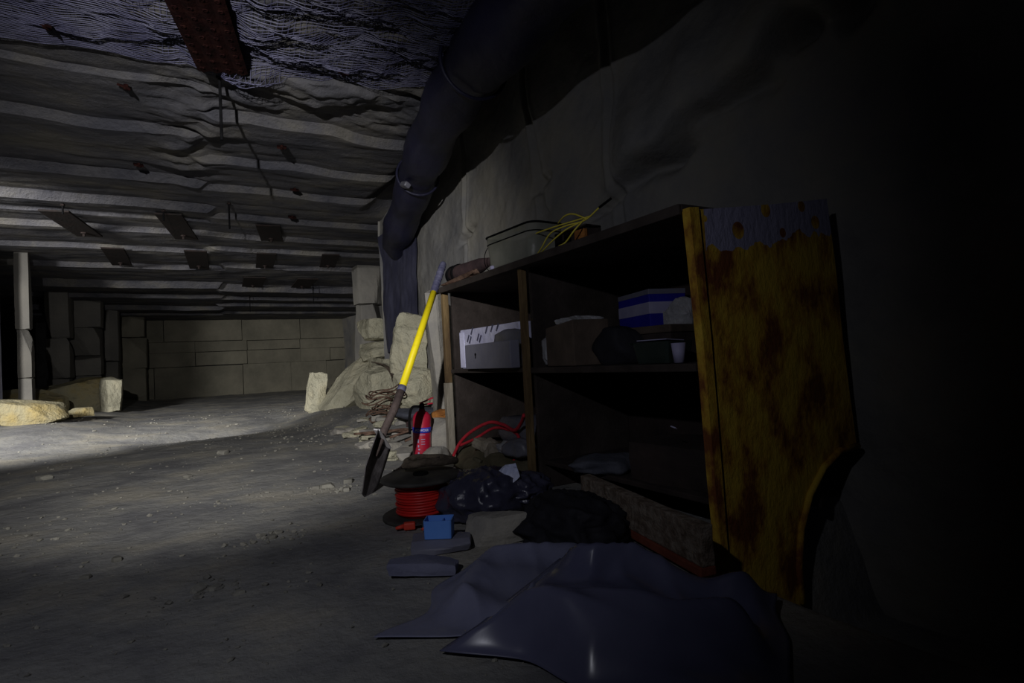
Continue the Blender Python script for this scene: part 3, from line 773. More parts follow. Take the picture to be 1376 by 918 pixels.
bm = bmesh.new(); lathe(bm, [(0, 0), (0.013, 0), (0.014, 0.018), (0.008, 0.022), (0, 0.022)], 12)
tag(obj('bottle_cap', bm, 'lilac', None, True, (1.335, 2.47, TZ)), 'tiny pale lilac cap on the shelf edge', 'cap')
# clear tub
t = thing('clear_tub', 'cloudy clear plastic tub with a dark rim on top of the shelf', 'tub', (1.435, 2.33, TZ), (0, 0, R(4)))
def rrect(a_, b_, r_, n=6):
    out = []
    for cx_, cy_, s0 in ((a_ - r_, b_ - r_, 0), (-a_ + r_, b_ - r_, 90), (-a_ + r_, -b_ + r_, 180), (a_ - r_, -b_ + r_, 270)):
        for k in range(n + 1):
            an = R(s0 + 90 * k / n); out.append((cx_ + r_ * math.cos(an), cy_ + r_ * math.sin(an)))
    return out
def loft(bm, loops):
    R_ = [[bm.verts.new(p) for p in lp] for lp in loops]
    n = len(R_[0])
    for a_, b_ in zip(R_, R_[1:]):
        for k in range(n): bm.faces.new((a_[k], a_[(k + 1) % n], b_[(k + 1) % n], b_[k]))
    return R_
bm = bmesh.new()
lo = []
for sc, z in ((0.90, 0.004), (0.92, 0.02), (1.0, 0.165)): lo.append([(p[0] * sc, p[1] * sc, z) for p in rrect(0.10, 0.21, 0.05)])
for sc, z in ((0.985, 0.165), (0.905, 0.022), (0.885, 0.008)): lo.append([(p[0] * sc, p[1] * sc, z) for p in rrect(0.10, 0.21, 0.05)])
R_ = loft(bm, lo); bm.faces.new(R_[0][::-1]); bm.faces.new(R_[-1])
obj('tub_body', bm, 'clear', t, True)
for zz, r_ in ((0.166, 0.005), (0.128, 0.003)):
    bm = bmesh.new(); rp = rrect(0.10, 0.21, 0.05); rp.append(rp[0]); k_ = 1.005 if zz > 0.15 else 0.985
    tube(bm, [(p[0] * k_, p[1] * k_, zz) for p in rp], r_, 8, False); obj('rim', bm, 'black', t, True)
bm = bmesh.new(); tube(bm, [(-0.05 - 0.02 * math.sin(q), 0.20 + 0.055 * math.sin(q), 0.07 - 0.07 * math.cos(q)) for q in [math.pi * k / 14 for k in range(15)]], 0.0022, 6); obj('wire_handle', bm, 'black', t, True)
# things in the tub show as dark lumps
# yellow wires and the little dark device they belong to
t = thing('dark_device', 'small dark brown electrical block behind the yellow wires on the shelf top', 'device', (1.46, 1.90, TZ), (0, 0, R(6)))
obj('body', box((0, 0.0, 0.045), (0.09, 0.15, 0.09), None, 0.006), 'boarddark', t)
obj('terminal', box((-0.05, 0.09, 0.045), (0.02, 0.03, 0.07), None, 0.004), 'black', t)
obj('terminal', box((-0.05, 0.03, 0.045), (0.02, 0.03, 0.07), None, 0.004), 'black', t)
obj('rusty_core', box((-0.05, -0.05, 0.04), (0.02, 0.06, 0.055), None, 0.004), 'orange', t)
t = thing('yellow_wire_bundle', 'tangle of thin yellow wires on top of the shelf', 'wires', (1.38, 1.92, TZ), (0, 0, 0))
W = [[(0.02, 0.32, 0.118), (0.0, 0.2, 0.112), (-0.01, 0.05, 0.104), (0.0, -0.10, 0.098), (0.02, -0.17, 0.10)],
     [(0.0, 0.22, 0.010), (-0.02, 0.14, 0.03), (-0.03, 0.05, 0.075), (-0.02, -0.05, 0.085), (0.0, -0.15, 0.085), (0.02, -0.22, 0.12)],
     [(0.0, 0.21, 0.012), (-0.03, 0.12, 0.012), (-0.04, 0.03, 0.035), (-0.03, -0.06, 0.065), (0.0, -0.13, 0.085)],
     [(0.01, -0.14, 0.095), (-0.03, -0.12, 0.05), (-0.04, -0.07, 0.012), (-0.04, -0.02, 0.006)],
     [(0.02, 0.06, 0.125), (0.0, -0.02, 0.135), (0.0, -0.08, 0.128), (0.0, -0.16, 0.09)]]
for P in W:
    bm = bmesh.new(); tube(bm, smooth_path(P, 24), 0.0034, 6); obj('strand', bm, 'wire', t, True)
bm = bmesh.new(); tube(bm, [(0.02, -0.22, 0.12), (0.035, -0.275, 0.142)], 0.005, 8); obj('black_tip', bm, 'black', t, True)

# ---- far bay, shelf: wrapped box, grey bag, steel cash box
SZ = 0.560
t = thing('wrapped_box', 'pale lilac plastic-wrapped box with slanted printed dashes in the far bay', 'box', (1.535, 2.76, SZ), (0, 0, R(2)))
bm = box((0, 0, 0.115), (0.20, 0.66, 0.23), None, 0.010)
bmesh.ops.subdivide_edges(bm, edges=bm.edges[:], cuts=3, use_grid_fill=True)
for v in bm.verts: v.co += 0.004 * noise.noise_vector(v.co * 14)
obj('box_body', bm, 'foil', t)
bm = bmesh.new()
for yd, zd in [(0.22, 0.175), (0.195, 0.165), (0.10, 0.175), (0.075, 0.165), (0.14, 0.11), (0.115, 0.10), (0.22, 0.09), (0.195, 0.08), (0.17, 0.215), (0.0, 0.21), (-0.06, 0.215), (-0.12, 0.215), (0.25, 0.05)]:
    bm = bmesh.new(); bx(bm, (0, 0, 0), (0.003, 0.008, 0.046), (R(34), 0, 0)); obj('printed_dash', bm, 'printdark', t, False, (-0.1055, yd, zd))
obj('side_flap', box((-0.098, 0.30, 0.11), (0.02, 0.045, 0.21), (0, 0, 0.2), 0.004), 'foil', t)
bm = rock_bm((0.06, 0.30, 0.19), 91, rough=0.05, cuts=8, planes=4, round_=0.55)
tag(obj('grey_plastic_bag', bm, 'greyplastic', None, True, (1.40, 2.44, SZ + 0.092)), 'dark grey crumpled plastic slumped against the wrapped box', 'plastic bag')
t = thing('steel_box', 'plain grey steel box with a keyhole on the far bay shelf', 'box', (1.335, 2.545, SZ), (0, 0, R(-3)))
obj('box_body', box((0, 0, 0.065), (0.05, 0.55, 0.13), None, 0.004), 'greybox', t)
bm = bmesh.new(); lathe(bm, [(0, 0.0), (0.008, 0.0), (0.008, 0.004), (0, 0.004)], 14); bx(bm, (0, -0.011, 0.002), (0.007, 0.018, 0.004)); obj('keyhole', bm, 'black', t, False, (-0.0235, 0.13, 0.075), (R(90), 0, R(-90)))

# ---- near bay, shelf
t = thing('torn_carton', 'brown carton with a torn paper-stuffed side on the near bay shelf', 'carton', (1.475, 2.02, SZ), (0, 0, R(-8)))
bm = bmesh.new()
bx(bm, (0, -0.03, 0.095), (0.17, 0.26, 0.19), None, 0.004)
for v in bm.verts:
    if v.co.z > 0.15: v.co.z -= 0.25 * max(0, v.co.y - 0.02)
obj('carton_body', bm, 'carton', t)
bm = rock_bm((0.16, 0.11, 0.16), 97, rough=0.16, cuts=7, planes=8, round_=0.3); obj('torn_paper', bm, 'torn', t, False, (0, 0.128, 0.078))
bm = rock_bm((0.16, 0.22, 0.03), 98, rough=0.16, cuts=6, planes=6, round_=0.3); obj('torn_flap', bm, 'torn', t, False, (0, -0.04, 0.192))
bm = rock_bm((0.16, 0.22, 0.15), 101, rough=0.12, cuts=7, planes=7, round_=0.5)
tag(obj('dark_bundle', bm, 'blackbag', None, True, (1.50, 1.745, SZ + 0.07)), 'dark bundle between the torn carton and the blue box', 'bundle')
t = thing('blue_carton', 'deep blue carton with a white band standing at the back of the near bay', 'carton', (1.80, 1.87, SZ), (0, 0, R(-16)))
obj('box_body', box((0, 0, 0.15), (0.17, 0.30, 0.30), None, 0.003), 'bluebox', t)
obj('white_band', box((0, 0.0005, 0.225), (0.1725, 0.3025, 0.05), (0, 0, 0), 0.002), 'lilac', t)
obj('pale_top_edge', box((0, 0.0, 0.293), (0.1725, 0.3025, 0.022), (0, 0, 0), 0.002), 'greybox', t)
obj('label_card', box((0.02, -0.152, 0.18), (0.09, 0.003, 0.055), None, 0), 'torn', t)
bm = text_bm('GP', 0.045); obj('label_lettering', bm, 'printdark', t, False, (0.03, -0.155, 0.18), (R(90), 0, 0))
bm = rock_bm((0.09, 0.09, 0.11), 103, rough=0.14, cuts=6, planes=7, round_=0.35)
tag(obj('crumpled_paper', bm, 'torn', None, False, (1.70, 1.60, SZ + 0.14 + 0.052)), 'crumpled grey paper lying on the brown-lidded case', 'paper')
t = thing('dark_case', 'low dark case with a brown lid in front of the blue carton', 'case', (1.64, 1.64, SZ), (0, 0, R(6)))
obj('case_body', box((0, 0, 0.055), (0.22, 0.24, 0.11), None, 0.006), 'boarddark', t)
obj('lid', box((0, 0, 0.125), (0.23, 0.25, 0.03), None, 0.006), 'carton', t)
t = thing('green_tray', 'dark green plastic tray under a white card near the ochre panel', 'tray', (1.475, 1.485, SZ), (0, 0, R(4)))
bm = bmesh.new()
lo = [[(p[0] * s_, p[1] * s_, z) for p in rrect(0.07, 0.085, 0.015, 3)] for s_, z in ((0.85, 0.0), (1.0, 0.075), (0.96, 0.075), (0.82, 0.006))]
R_ = loft(bm, lo); bm.faces.new(R_[0][::-1]); bm.faces.new(R_[-1]); obj('tray_body', bm, 'darkgreen', t)
obj('tray_rim', box((0, 0.0875, 0.072), (0.15, 0.006, 0.008)), 'darkgreen', t)
tag(obj('white_card', box((1.47, 1.49, SZ + 0.080), (0.10, 0.13, 0.003), (0, R(3), R(8))), 'lilac'), 'white card lying on the dark green tray', 'card')
bm = bmesh.new(); lathe(bm, [(0.0, 0.002), (0.017, 0.0), (0.024, 0.066), (0.022, 0.066), (0.015, 0.004), (0, 0.004)], 20)
tag(obj('torn_cup', bm, 'lilac', None, True, (1.425, 1.362, SZ)), 'small torn white cup next to the ochre end panel', 'cup')

# ---- far bay, bottom: red rope, rags, stones
t = thing('red_rope', 'red rope draped over the rubbish in the bottom of the far bay', 'rope')
P = [(1.315, 3.04, 0.05), (1.34, 2.98, 0.14), (1.37, 2.88, 0.21), (1.41, 2.74, 0.265), (1.42, 2.60, 0.262), (1.41, 2.47, 0.245), (1.40, 2.38, 0.29), (1.37, 2.30, 0.335)]
bm = bmesh.new(); tube(bm, smooth_path(P, 50), 0.009, 8); obj('strand', bm, 'redrope', t, True)
P = [(1.345, 3.0, 0.12), (1.38, 2.86, 0.17), (1.43, 2.72, 0.235), (1.44, 2.55, 0.232), (1.42, 2.45, 0.215), (1.40, 2.42, 0.17), (1.36, 2.41, 0.10)]
bm = bmesh.new(); tube(bm, smooth_path(P, 50), 0.008, 8); obj('strand', bm, 'redrope', t, True)
def lump(name, loc, dims, seed, m, label, cat, rot=(0, 0, 0), rough=0.13, cuts=9, smooth=True, planes=6, round_=0.5, group=None):
    o = obj(name, rock_bm(dims, seed, rough=rough, cuts=cuts, planes=planes, round_=round_), m, None, smooth, loc, rot)
    return tag(o, label, cat, group)
lump('crumpled_plastic', (1.60, 2.58, 0.20), (0.28, 0.50, 0.20), 111, 'greyplastic', 'crumpled grey plastic behind the red rope in the bottom of the far bay', 'plastic', (0, 0, R(-4)), 0.16)
lump('sacking_heap', (1.43, 2.68, 0.065), (0.30, 0.74, 0.15), 113, 'olive', 'olive sacking heaped in the bottom of the far bay', 'sacking', (0, 0, 0), 0.16)
lump('rag', (1.37, 2.70, 0.155), (0.09, 0.16, 0.06), 115, 'cloth', 'pale knotted rag below the red rope', 'rag', (R(12), 0, R(10)), 0.25)
lump('rag', (1.345, 2.58, 0.125), (0.07, 0.09, 0.09), 117, 'cloth', 'small dirty rag hanging over the sacking', 'rag', (R(30), 0, 0), 0.28)
lump('plastic_scrap', (1.37, 2.36, 0.175), (0.10, 0.15, 0.09), 119, 'greyplastic', 'bluish plastic scrap against the middle post', 'plastic', (0, 0, 0.3), 0.25)
lump('rag', (1.38, 2.48, 0.165), (0.08, 0.11, 0.06), 121, 'torn', 'grey twisted rag right of the knotted rag', 'rag', (0, 0, 0.3), 0.25)

# ================================================================== SHOVEL
tip = Vector((0.70, 2.64, 0.004)); head = Vector((1.312, 3.135, 1.085))
ax = (head - tip).normalized()
top_ = tip + ax * 1.50
sv = thing('shovel', 'shovel with a yellow shaft leaning against the shelf corner', 'shovel', tip)
# local frame: Z along the shaft, X across the blade, which stands turned away from the passage
wx_ = Vector((0.122, 0.874, -0.470)) * math.cos(R(24)) - Vector((-0.881, 0.314, 0.355)) * math.sin(R(24))
wx_ = (wx_ - ax * wx_.dot(ax)).normalized()
sv.rotation_euler = Matrix((wx_, ax.cross(wx_), ax)).transposed().to_euler()
bm = bmesh.new()
n_u, n_v = 12, 14
def blade_pt(u, v, off):
    wv = 0.105 * (0.45 + 0.55 * min(1, v / 0.35)) if v < 0.35 else 0.105
    x = (u * 2 - 1) * wv
    dish = 0.030 * (1 - (u * 2 - 1) ** 2) * (0.4 + 0.6 * v)
    return Vector((x, dish + off, 0.29 * v))
Gf = [[bm.verts.new(blade_pt(i / n_u, j / n_v, 0.0)) for i in range(n_u + 1)] for j in range(n_v + 1)]
Gb = [[bm.verts.new(blade_pt(i / n_u, j / n_v, 0.004)) for i in range(n_u + 1)] for j in range(n_v + 1)]
for j in range(n_v):
    for i in range(n_u):
        bm.faces.new((Gf[j][i], Gf[j][i + 1], Gf[j + 1][i + 1], Gf[j + 1][i]))
        bm.faces.new((Gb[j][i], Gb[j + 1][i], Gb[j + 1][i + 1], Gb[j][i + 1]))
for j in range(n_v):
    for i in (0, n_u): bm.faces.new((Gf[j][i], Gf[j + 1][i], Gb[j + 1][i], Gb[j][i]))
for i in range(n_u):
    for j in (0, n_v): bm.faces.new((Gf[j][i], Gb[j][i], Gb[j][i + 1], Gf[j][i + 1]))
bmesh.ops.recalc_face_normals(bm, faces=bm.faces)
bl = obj('blade', bm, 'steel', sv, True)
bm = bmesh.new(); bx(bm, (0, 0.012, 0.292), (0.20, 0.034, 0.008), None, 0.003)
tag(obj('tread', bm, 'edge', bl), 'bright worn tread along the top of the blade')
bm = bmesh.new(); tube(bm, [(0, 0.024, 0.20), (0, 0.018, 0.34), (0, 0.004, 0.46), (0, 0, 0.58)], [0.012, 0.020, 0.021, 0.022], 14); obj('socket', bm, 'socket', sv, True)
bm = bmesh.new(); tube(bm, [(0, 0, 0.57), (0, 0, 0.60)], 0.0225, 16); obj('collar', bm, 'navy', sv, True)
bm = bmesh.new(); tube(bm, [(0, 0, 0.59), (0, 0, 1.26)], 0.0195, 20); obj('shaft', bm, 'yellow', sv, True)
bm = bmesh.new(); tube(bm, [(0, 0, 1.255), (0, 0, 1.262), (0, 0, 1.475), (0, 0, 1.49), (0, 0, 1.50)], [0.0195, 0.0215, 0.0215, 0.019, 0.012], 20)
g = obj('grip', bm, 'navy', sv, True)
bm = bmesh.new()
for k in range(5): lathe(bm, [(0.021, -0.004), (0.0235, -0.002), (0.0235, 0.002), (0.021, 0.004)], 20, (0, 0, 1.29 + 0.04 * k))
obj('grip_ribs', bm, 'navy', g, True)

# ================================================================== EXTINGUISHER
ex = thing('fire_extinguisher', 'small red fire extinguisher with a blue band standing behind the reel', 'extinguisher', (1.262, 3.40, float(floor_z(1.262, 3.4))), (R(2), R(2), 0))
bm = bmesh.new(); lathe(bm, [(0, 0.0), (0.050, 0.0), (0.056, 0.008), (0.057, 0.02), (0.057, 0.262), (0.052, 0.285), (0.036, 0.303), (0.020, 0.312), (0.018, 0.325), (0, 0.325)], 40); obj('cylinder', bm, 'extred', ex, True)
bm = bmesh.new(); lathe(bm, [(0.0575, 0.178), (0.0583, 0.178), (0.0583, 0.212), (0.0575, 0.212)], 40); obj('blue_band', bm, 'extblue', ex, True)
def wrap_text(s, size, r_, z, ang):
    bm = text_bm(s, size)
    for v in bm.verts:
        th = ang + v.co.x / r_
        rr_ = r_ + v.co.z
        v.co = Vector((rr_ * math.cos(th), rr_ * math.sin(th), z + v.co.y))
    return bm
va = math.atan2(-3.4, -1.262)
obj('band_lettering', wrap_text('POWDER', 0.021, 0.0588, 0.195, va), 'white', ex)
bm = bmesh.new()
for k, (aa, zz, hw_, hh) in enumerate([(-0.42, 0.130, 0.09, 0.022), (-0.38, 0.098, 0.07, 0.014), (-0.3, 0.078, 0.10, 0.009), (-0.36, 0.055, 0.08, 0.012), (0.12, 0.14, 0.22, 0.004), (0.12, 0.125, 0.20, 0.003), (0.12, 0.11, 0.22, 0.003), (0.0, 0.168, 0.35, 0.004)]):
    n_ = 6; prev_ = None
    for i in range(n_ + 1):
        th = va + aa + (i / n_ * 2 - 1) * hw_
        c_, s_ = 0.0577 * math.cos(th), 0.0577 * math.sin(th)
        cur = (bm.verts.new((c_, s_, zz - hh / 2)), bm.verts.new((c_, s_, zz + hh / 2)))
        if prev_: bm.faces.new((prev_[0], cur[0], cur[1], prev_[1]))
        prev_ = cur
obj('printed_panel', bm, 'lilac', ex)
bm = bmesh.new(); lathe(bm, [(0, 0.322), (0.016, 0.322), (0.016, 0.352), (0.01, 0.36), (0, 0.36)], 16); vlv = obj('valve', bm, 'black', ex, True)
bm = bmesh.new(); bx(bm, (0.03, 0, 0.352), (0.085, 0.018, 0.008), (0, R(-6), 0), 0.003); obj('lower_lever', bm, 'extred', vlv)
bm = bmesh.new(); bx(bm, (0.03, 0, 0.375), (0.095, 0.018, 0.008), (0, R(-20), 0), 0.003); obj('upper_lever', bm, 'extred', vlv)
bm = bmesh.new(); tube(bm, smooth_path([(-0.014, 0, 0.34), (-0.06, 0.01, 0.335), (-0.078, 0.012, 0.27), (-0.074, 0.012, 0.17)], 20), 0.008, 10); obj('hose', bm, 'black', ex, True)

# ================================================================== CABLE REEL
RX, RY = 0.80, 2.17
rl = thing('cable_reel', 'cable reel wound with red cable between two dusty black discs', 'cable reel', (RX, RY, float(floor_z(RX, RY)) + 0.002), (R(1), R(-1.5), 0))
disc = [(0, 0), (0.150, 0), (0.158, 0.004), (0.158, 0.013), (0.150, 0.017), (0.09, 0.014), (0, 0.014)]
bm = bmesh.new(); lathe(bm, disc, 56); obj('lower_disc', bm, 'reel', rl, True)
bm = bmesh.new(); lathe(bm, [(r_, 0.017 - z) for r_, z in disc][::-1], 56); td = obj('upper_disc', bm, 'reel', rl, True, (0, 0, 0.148))
bm = bmesh.new(); lathe(bm, [(0, 0.014), (0.075, 0.014), (0.075, 0.15), (0, 0.15)], 40); obj('drum', bm, 'black', rl, True)
bm = bmesh.new()
rr = random.Random(4)
P = []
turns = 11
for k in range(turns * 28 + 1):
    an = 2 * math.pi * k / 28
    P.append(((0.098 + 0.003 * math.sin(an * 0.37)) * math.cos(an), (0.098 + 0.003 * math.sin(an * 0.37)) * math.sin(an), 0.0235 + 0.1165 * k / (turns * 28) + 0.002 * math.sin(an * 0.5 + 1)))
tube(bm, P, 0.0058, 8); obj('red_cable', bm, 'redcable', rl, True)
bm = bmesh.new(); lathe(bm, [(0.075, 0.018), (0.094, 0.018), (0.094, 0.146), (0.075, 0.146)], 40); obj('cable_inner_layer', bm, 'redcable', rl, True)
bm = bmesh.new(); lathe(bm, [(0, 0), (0.03, 0), (0.03, 0.008), (0.012, 0.012), (0, 0.012)], 24); obj('hub_cap', bm, 'black', td, True, (0, 0, 0.0165))
def plug(label, loc, rz, s=1.0):
    t = thing('cable_plug', label, 'plug', loc, (0, 0, rz), 'red plugs at the foot of the reel')
    obj('plug_body', box((0, 0, 0.013 * s), (0.042 * s, 0.026 * s, 0.026 * s), None, 0.006), 'redplug', t)
    bm = bmesh.new(); tube(bm, [(0.02 * s, 0, 0.013 * s), (0.05 * s, 0.004, 0.009)], [0.009 * s, 0.005 * s], 10); obj('cable_sleeve', bm, 'redplug', t, True)
    obj('pin', box((-0.028 * s, 0.006, 0.015 * s), (0.016, 0.004, 0.006)), 'steel', t)
    obj('pin', box((-0.028 * s, -0.006, 0.015 * s), (0.016, 0.004, 0.006)), 'steel', t)
plug('orange-red plug at the left foot of the reel', (0.685, 2.005, 0.002), R(160), 1.0)
plug('second orange-red plug lying nearer the black bag', (0.745, 1.960, 0.002), R(200), 0.8)
# rope coil on the reel
bm = bmesh.new()
rr = random.Random(8)
P = []
for k in range(70):
    an = k / 69 * 2 * math.pi * 1.75 + 0.4
    r_ = 0.098 - 0.014 * k / 69
    P.append((r_ * 1.12 * math.cos(an), r_ * 0.72 * math.sin(an), 0.018 + 0.024 * k / 69 + 0.006 * math.sin(an * 1.7)))
tube(bm, P, [0.0125 + 0.002 * math.sin(k * 0.9) for k in range(70)], 10)
tag(obj('rope_coil', bm, 'rope', None, True, (0.855, 2.205, 0.170), (0, 0, R(-20))), 'thick dirty rope coiled on top of the cable reel', 'rope')

# ================================================================== WIRE COILS, RUSTY BITS BY THE PILE
t = thing('wire_coil', 'rusty brown wire coil slumped at the foot of the rock pile behind the shovel', 'wire coil', (1.42, 4.75, float(floor_z(1.42, 4.75))))
rr = random.Random(14)
for k in range(9):
    cz = 0.05 + 0.030 * k
    ra = 0.13 + rr.uniform(-0.03, 0.03)
    tilt = rr.uniform(-0.4, 0.4)
    cx_, cy_ = 0.04 + rr.uniform(-0.05, 0.05), 0.1 + rr.uniform(-0.08, 0.08)
    bm = bmesh.new()
    tube(bm, [(cx_ + ra * math.cos(q), cy_ + ra * 0.8 * math.sin(q), cz + tilt * ra * math.cos(q) + 0.015 * math.sin(3 * q + k)) for q in [2 * math.pi * i / 30 for i in range(31)]], 0.006, 6, False)
    obj('loop', bm, 'rustbrown', t, True)
t = thing('brown_strands', 'brown fibrous strands hanging over the front boulder of the pile', 'strands', (1.80, 5.72, 0.0))
for k in range(12):
    xo = 0.014 * k - 0.02 + rr.uniform(-0.004, 0.004)
    bm = bmesh.new()
    tube(bm, smooth_path([(xo - 0.10 + 0.02 * rr.random(), 0.22, 0.65 - 0.003 * k), (xo + 0.0, 0.08, 0.61 - 0.008 * k), (xo + 0.05, -0.02, 0.48), (xo + 0.02 + 0.03 * rr.random(), -0.09, 0.32), (xo - 0.05 + 0.05 * rr.random(), -0.2, 0.17)], 18), 0.006, 6)
    obj('strand', bm, 'rope', t, True)
for k in range(5):
    x0, y0 = 1.30 + 0.05 * k, 4.3 - 0.14 * k
    z0 = float(floor_z(x0, y0)) + 0.035
    bm = bmesh.new(); tube(bm, smooth_path([(-0.20, 0.12, 0.02), (-0.05, 0.02, 0.03 + 0.01 * k), (0.10, -0.02, 0.02), (0.22, -0.1, 0.03)], 16), 0.009, 6)
    tag(obj('rusty_rod', bm, 'rustbrown', None, True, (x0, y0, z0), (0, 0, 0.15 * k)), 'bent rusty rod lying in the rubble below the wire coil', 'rod', 'bent rusty rods in the rubble')
lump('dark_cloth', (1.62, 4.32, 0.21), (0.40, 0.55, 0.08), 131, 'darkcloth', 'dark blue-grey cloth lying on the rubble beside the upright stone', 'cloth', (0, R(3), 0.2), 0.2)
lump('rusty_lump', (1.47, 3.52, 0.26), (0.10, 0.12, 0.06), 133, 'orange', 'orange rusted scrap next to the far post of the shelf', 'scrap', (0, 0, 0.4), 0.2)
lump('rusty_lump', (1.36, 3.72, 0.20), (0.14, 0.14, 0.06), 135, 'redtube', 'reddish scrap just behind the extinguisher handle', 'scrap', (0, 0, 0.4), 0.2)
rock('flat_stone', (1.43, 3.50, 0.13), (0.26, 0.34, 0.22), 137, 'rockgrey', (0, R(4), 0.2), 'flat grey stone under the orange scrap by the shelf post', 'stone', rough=0.08)
rock('flat_stone', (1.22, 3.02, 0.05), (0.22, 0.14, 0.10), 139, 'rockgrey', (0, R(30), 0.9), 'tilted grey stone between the extinguisher and the black bag', 'stone', rough=0.06)

# ================================================================== BAGS, SHEETS AND LITTER IN FRONT OF THE SHELF
def bag_bm(dims, seed, fold=0.10, cuts=22):
    bm = bmesh.new(); bmesh.ops.create_cube(bm, size=2)
    bmesh.ops.subdivide_edges(bm, edges=bm.edges[:], cuts=cuts, use_grid_fill=True)
    rd = random.Random(seed); off = Vector((rd.uniform(0, 90), rd.uniform(0, 90), rd.uniform(0, 90)))
    for v in bm.verts:
        p = v.co.lerp(v.co.normalized() * 1.1, 0.72)
        n1 = 1 - abs(noise.noise(p * 1.5 + off)) * 2
        n2 = 1 - abs(noise.noise(Vector((p.x * 3, p.y * 5, p.z * 3)) + off)) * 2
        n3 = noise.noise(p * 7 + off)
        p = p * (1 + fold * (n1 - 0.4) + fold * 0.5 * (n2 - 0.4) + 0.02 * n3)
        if p.z < -0.85: p.z = -0.85
        if p.z > 0: p.x *= 1 - 0.2 * p.z; p.y *= 1 - 0.2 * p.z
        v.co = Vector((p.x * dims[0], p.y * dims[1], p.z * dims[2])) * 0.5
    return bm
t = thing('plastic_bag', 'shiny navy-black plastic bag slumped against the cable reel', 'plastic bag', (0.985, 1.975, 0.082), (0, 0, R(25)))
obj('bag_body', bag_bm((0.30, 0.30, 0.185), 5, 0.16), 'bag', t, True)
bm = bag_bm((0.20, 0.24, 0.10), 6, 0.2); obj('gathered_neck', bm, 'bag', t, True, (0.10, -0.08, 0.02))
bm = bmesh.new()
G = [[bm.verts.new((0.04 * (i / 6 - 0.5) * 2, 0.045 * (j / 6 - 0.5) * 2 * (1 - 0.3 * abs(i / 3 - 1)), 0.016 * noise.noise(Vector((i * 0.6, j * 0.6, 3))))) for i in range(7)] for j in range(7)]
for j in range(6):
    for i in range(6): bm.faces.new((G[j][i], G[j][i + 1], G[j + 1][i + 1], G[j + 1][i]))
r_ = bmesh.ops.extrude_face_region(bm, geom=bm.faces[:]); bmesh.ops.translate(bm, verts=[v for v in r_['geom'] if isinstance(v, bmesh.types.BMVert)], vec=(0, 0, 0.002))
tag(obj('paper_scrap', bm, 'paleblue', None, False, (1.045, 1.895, 0.165), (R(48), R(-18), R(-30))), 'crumpled pale blue paper scrap lying on the black plastic bag', 'paper')
bm = bmesh.new(); bx(bm, (0, 0, 0), (0.02, 0.04, 0.014), None, 0.004)
tag(obj('yellow_scrap', bm, 'olive', None, False, (1.01, 2.08, 0.2), (0.3, 0.2, 0.5)), 'tiny olive scrap tucked behind the black plastic bag', 'scrap')

t = thing('blue_tray', 'small bright blue open plastic tray on the floor', 'tray', (0.70, 1.755, 0.036), (0, 0, R(-32)))
bm = bmesh.new()
lo = [[(p[0] * s_, p[1] * s_, z) for p in rrect(0.046, 0.036, 0.006, 2)] for s_, z in ((0.96, 0.0), (1.0, 0.058), (0.93, 0.058), (0.90, 0.006))]
R_ = loft(bm, lo); bm.faces.new(R_[0][::-1]); bm.faces.new(R_[-1]); obj('tray_body', bm, 'bluetray', t)
obj('inner_wall', box((0.012, 0, 0.028), (0.004, 0.062, 0.044)), 'bluetray', t)
lump('grey_pad', (0.70, 1.745, 0.016), (0.19, 0.13, 0.036), 141, 'greybox', 'thin grey pad under the blue tray', 'pad', (0, 0, R(-25)), 0.04, 6, False, 3, 0.1)
lump('foam_slab', (0.575, 1.575, 0.022), (0.20, 0.085, 0.036), 143, 'slate', 'slate-blue foam slab lying nearest the camera side of the blue tray', 'foam slab', (0, R(2), R(-30)), 0.05, 7, False, 3, 0.15)
rock('broken_slab', (0.90, 1.72, 0.036), (0.22, 0.12, 0.10), 145, 'rockgrey', (0, R(-6), R(-24)), 'grey-brown broken slab behind the slate-blue sheet', 'stone', rough=0.07)
rock('stone', (1.02, 1.72, 0.025), (0.07, 0.06, 0.05), 147, 'rockgrey', (0, 0, 0.3), 'small stone between the broken slab and the middle post', 'stone', rough=0.1, cuts=4)
rock('stone', (1.10, 1.73, 0.02), (0.06, 0.05, 0.05), 149, 'rockgrey', (0, 0, 1.3), 'small stone just in front of the middle post', 'stone', rough=0.1, cuts=4)
o = obj('black_bag', bag_bm((0.26, 0.32, 0.17), 11, 0.2), 'blackbag', None, True, (1.07, 1.53, 0.06), (0, 0, 0.3))
tag(o, 'black plastic rubbish bag in front of the middle post', 'plastic bag')

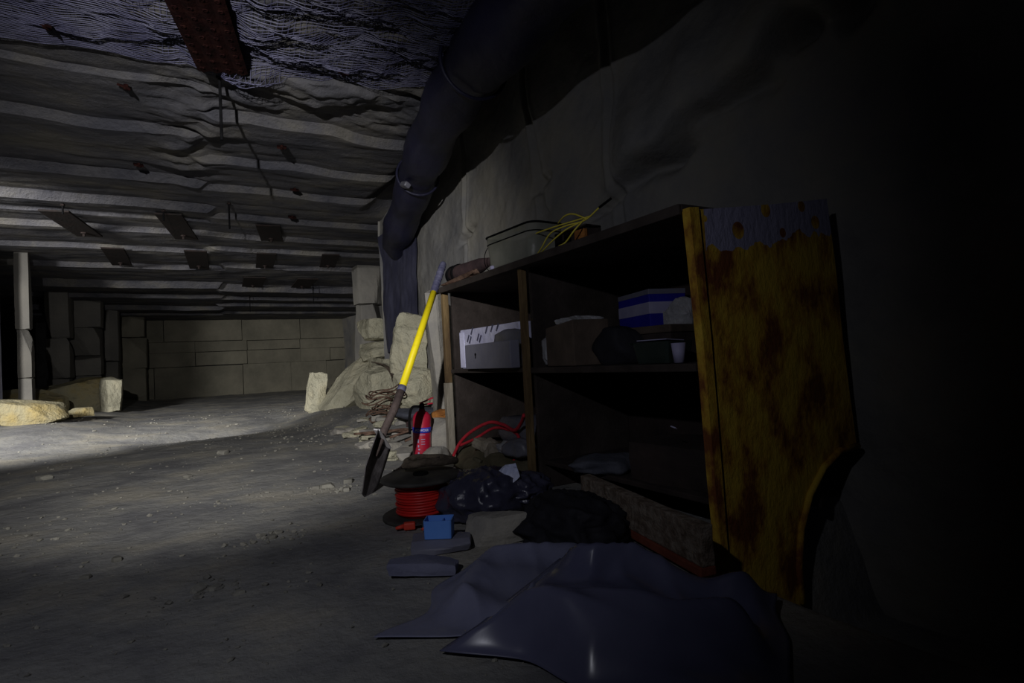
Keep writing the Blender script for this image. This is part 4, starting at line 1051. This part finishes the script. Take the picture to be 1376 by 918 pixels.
def sheet(name, m, corners, amp, seed, label, n=80, thick=0.0015):
    """a crumpled sheet on the floor spanned by four floor corners"""
    u, v = np.meshgrid(np.linspace(0, 1, n), np.linspace(0, 1, n))
    c = np.array(corners, float)
    P = (1 - u)[..., None] * (1 - v)[..., None] * c[0] + u[..., None] * (1 - v)[..., None] * c[1] + u[..., None] * v[..., None] * c[2] + (1 - u)[..., None] * v[..., None] * c[3]
    x = P[..., 0] + 0.03 * vnoise(u * 4, v * 4, seed); y = P[..., 1] + 0.03 * vnoise(u * 4 + 9, v * 4, seed)
    ridge = 1 - np.abs(fbm(u * 1.9 + 0.6 * v, v * 1.7, seed + 1, 2, 0.4))
    edge = np.minimum.reduce([u, 1 - u, v, 1 - v])
    z = P[..., 2] + floor_z(x, np.maximum(y, 1.35)) * (x < 1.2) + 0.004 + amp * np.clip(ridge, 0, 1) ** 2 * sstep(0, 0.22, edge) + 0.16 * amp * (1 - np.abs(fbm(u * 5 + 1.5 * v, v * 3, seed + 5, 2))) * sstep(0, 0.1, edge)
    z = np.maximum(z, 0.004)
    o = grid_obj(name, x, y, z, m)
    md = o.modifiers.new('thickness', 'SOLIDIFY'); md.thickness = thick; md.offset = 1
    return tag(o, label, 'plastic sheet')
sheet('polythene_sheet', 'sheet', [(0.36, 1.24, 0.0), (0.80, 1.00, 0.0), (1.06, 1.38, 0.03), (0.80, 1.63, 0.0)], 0.05, 61, 'slate-blue plastic sheet spread on the floor below the black bag')
sheet('polythene_sheet', 'sheetdark', [(0.42, 1.12, 0.006), (0.84, 0.60, 0.006), (1.17, 0.86, 0.03), (0.86, 1.30, 0.05)], 0.10, 67, 'darker glossy plastic sheet crumpled over the slate-blue one at the bottom')

# plinth board fallen forward from the near bay
A_ = Vector((1.275, 1.78, 0.0)); B_ = Vector((1.115, 1.05, 0.0))
d_ = B_ - A_; ln = d_.length; an = math.atan2(d_.y, d_.x)
t = thing('fallen_plinth_board', 'chipped brown board with a red-brown lower edge fallen across the foot of the near bay', 'board', (A_ + d_ / 2) + Vector((0.02, 0.0, 0.015)), (0, 0, an))
bm = bmesh.new(); bx(bm, (0, 0.02, 0.075), (ln, 0.04, 0.105), None, 0.004)
bmesh.ops.subdivide_edges(bm, edges=bm.edges[:], cuts=5, use_grid_fill=True)
for v in bm.verts: v.co += 0.004 * noise.noise_vector(v.co * 22)
obj('board_face', bm, 'chip', t)
obj('red_edge', box((0, 0.018, 0.010), (ln * 1.0, 0.05, 0.024), None, 0.004), 'redbrown', t)
lump('grey_cloth_scrap', (1.47, 1.83, 0.16), (0.26, 0.22, 0.06), 151, 'darkcloth', 'dark grey cloth scrap on the bottom board of the near bay', 'cloth', (0, 0, 0.3), 0.2)
lump('dark_crate', (1.62, 1.48, 0.20), (0.36, 0.36, 0.14), 153, 'boarddark', 'dark brown box lying on the bottom board of the near bay', 'box', (0, 0, 0.1), 0.03, 6, False, 2, 0.06)
tag(obj('white_chip', box((1.40, 1.38, 0.345), (0.012, 0.02, 0.004), (0.3, 0.4, 0.3)), 'lilac'), 'tiny white chip on the dark box in the near bay', 'chip')
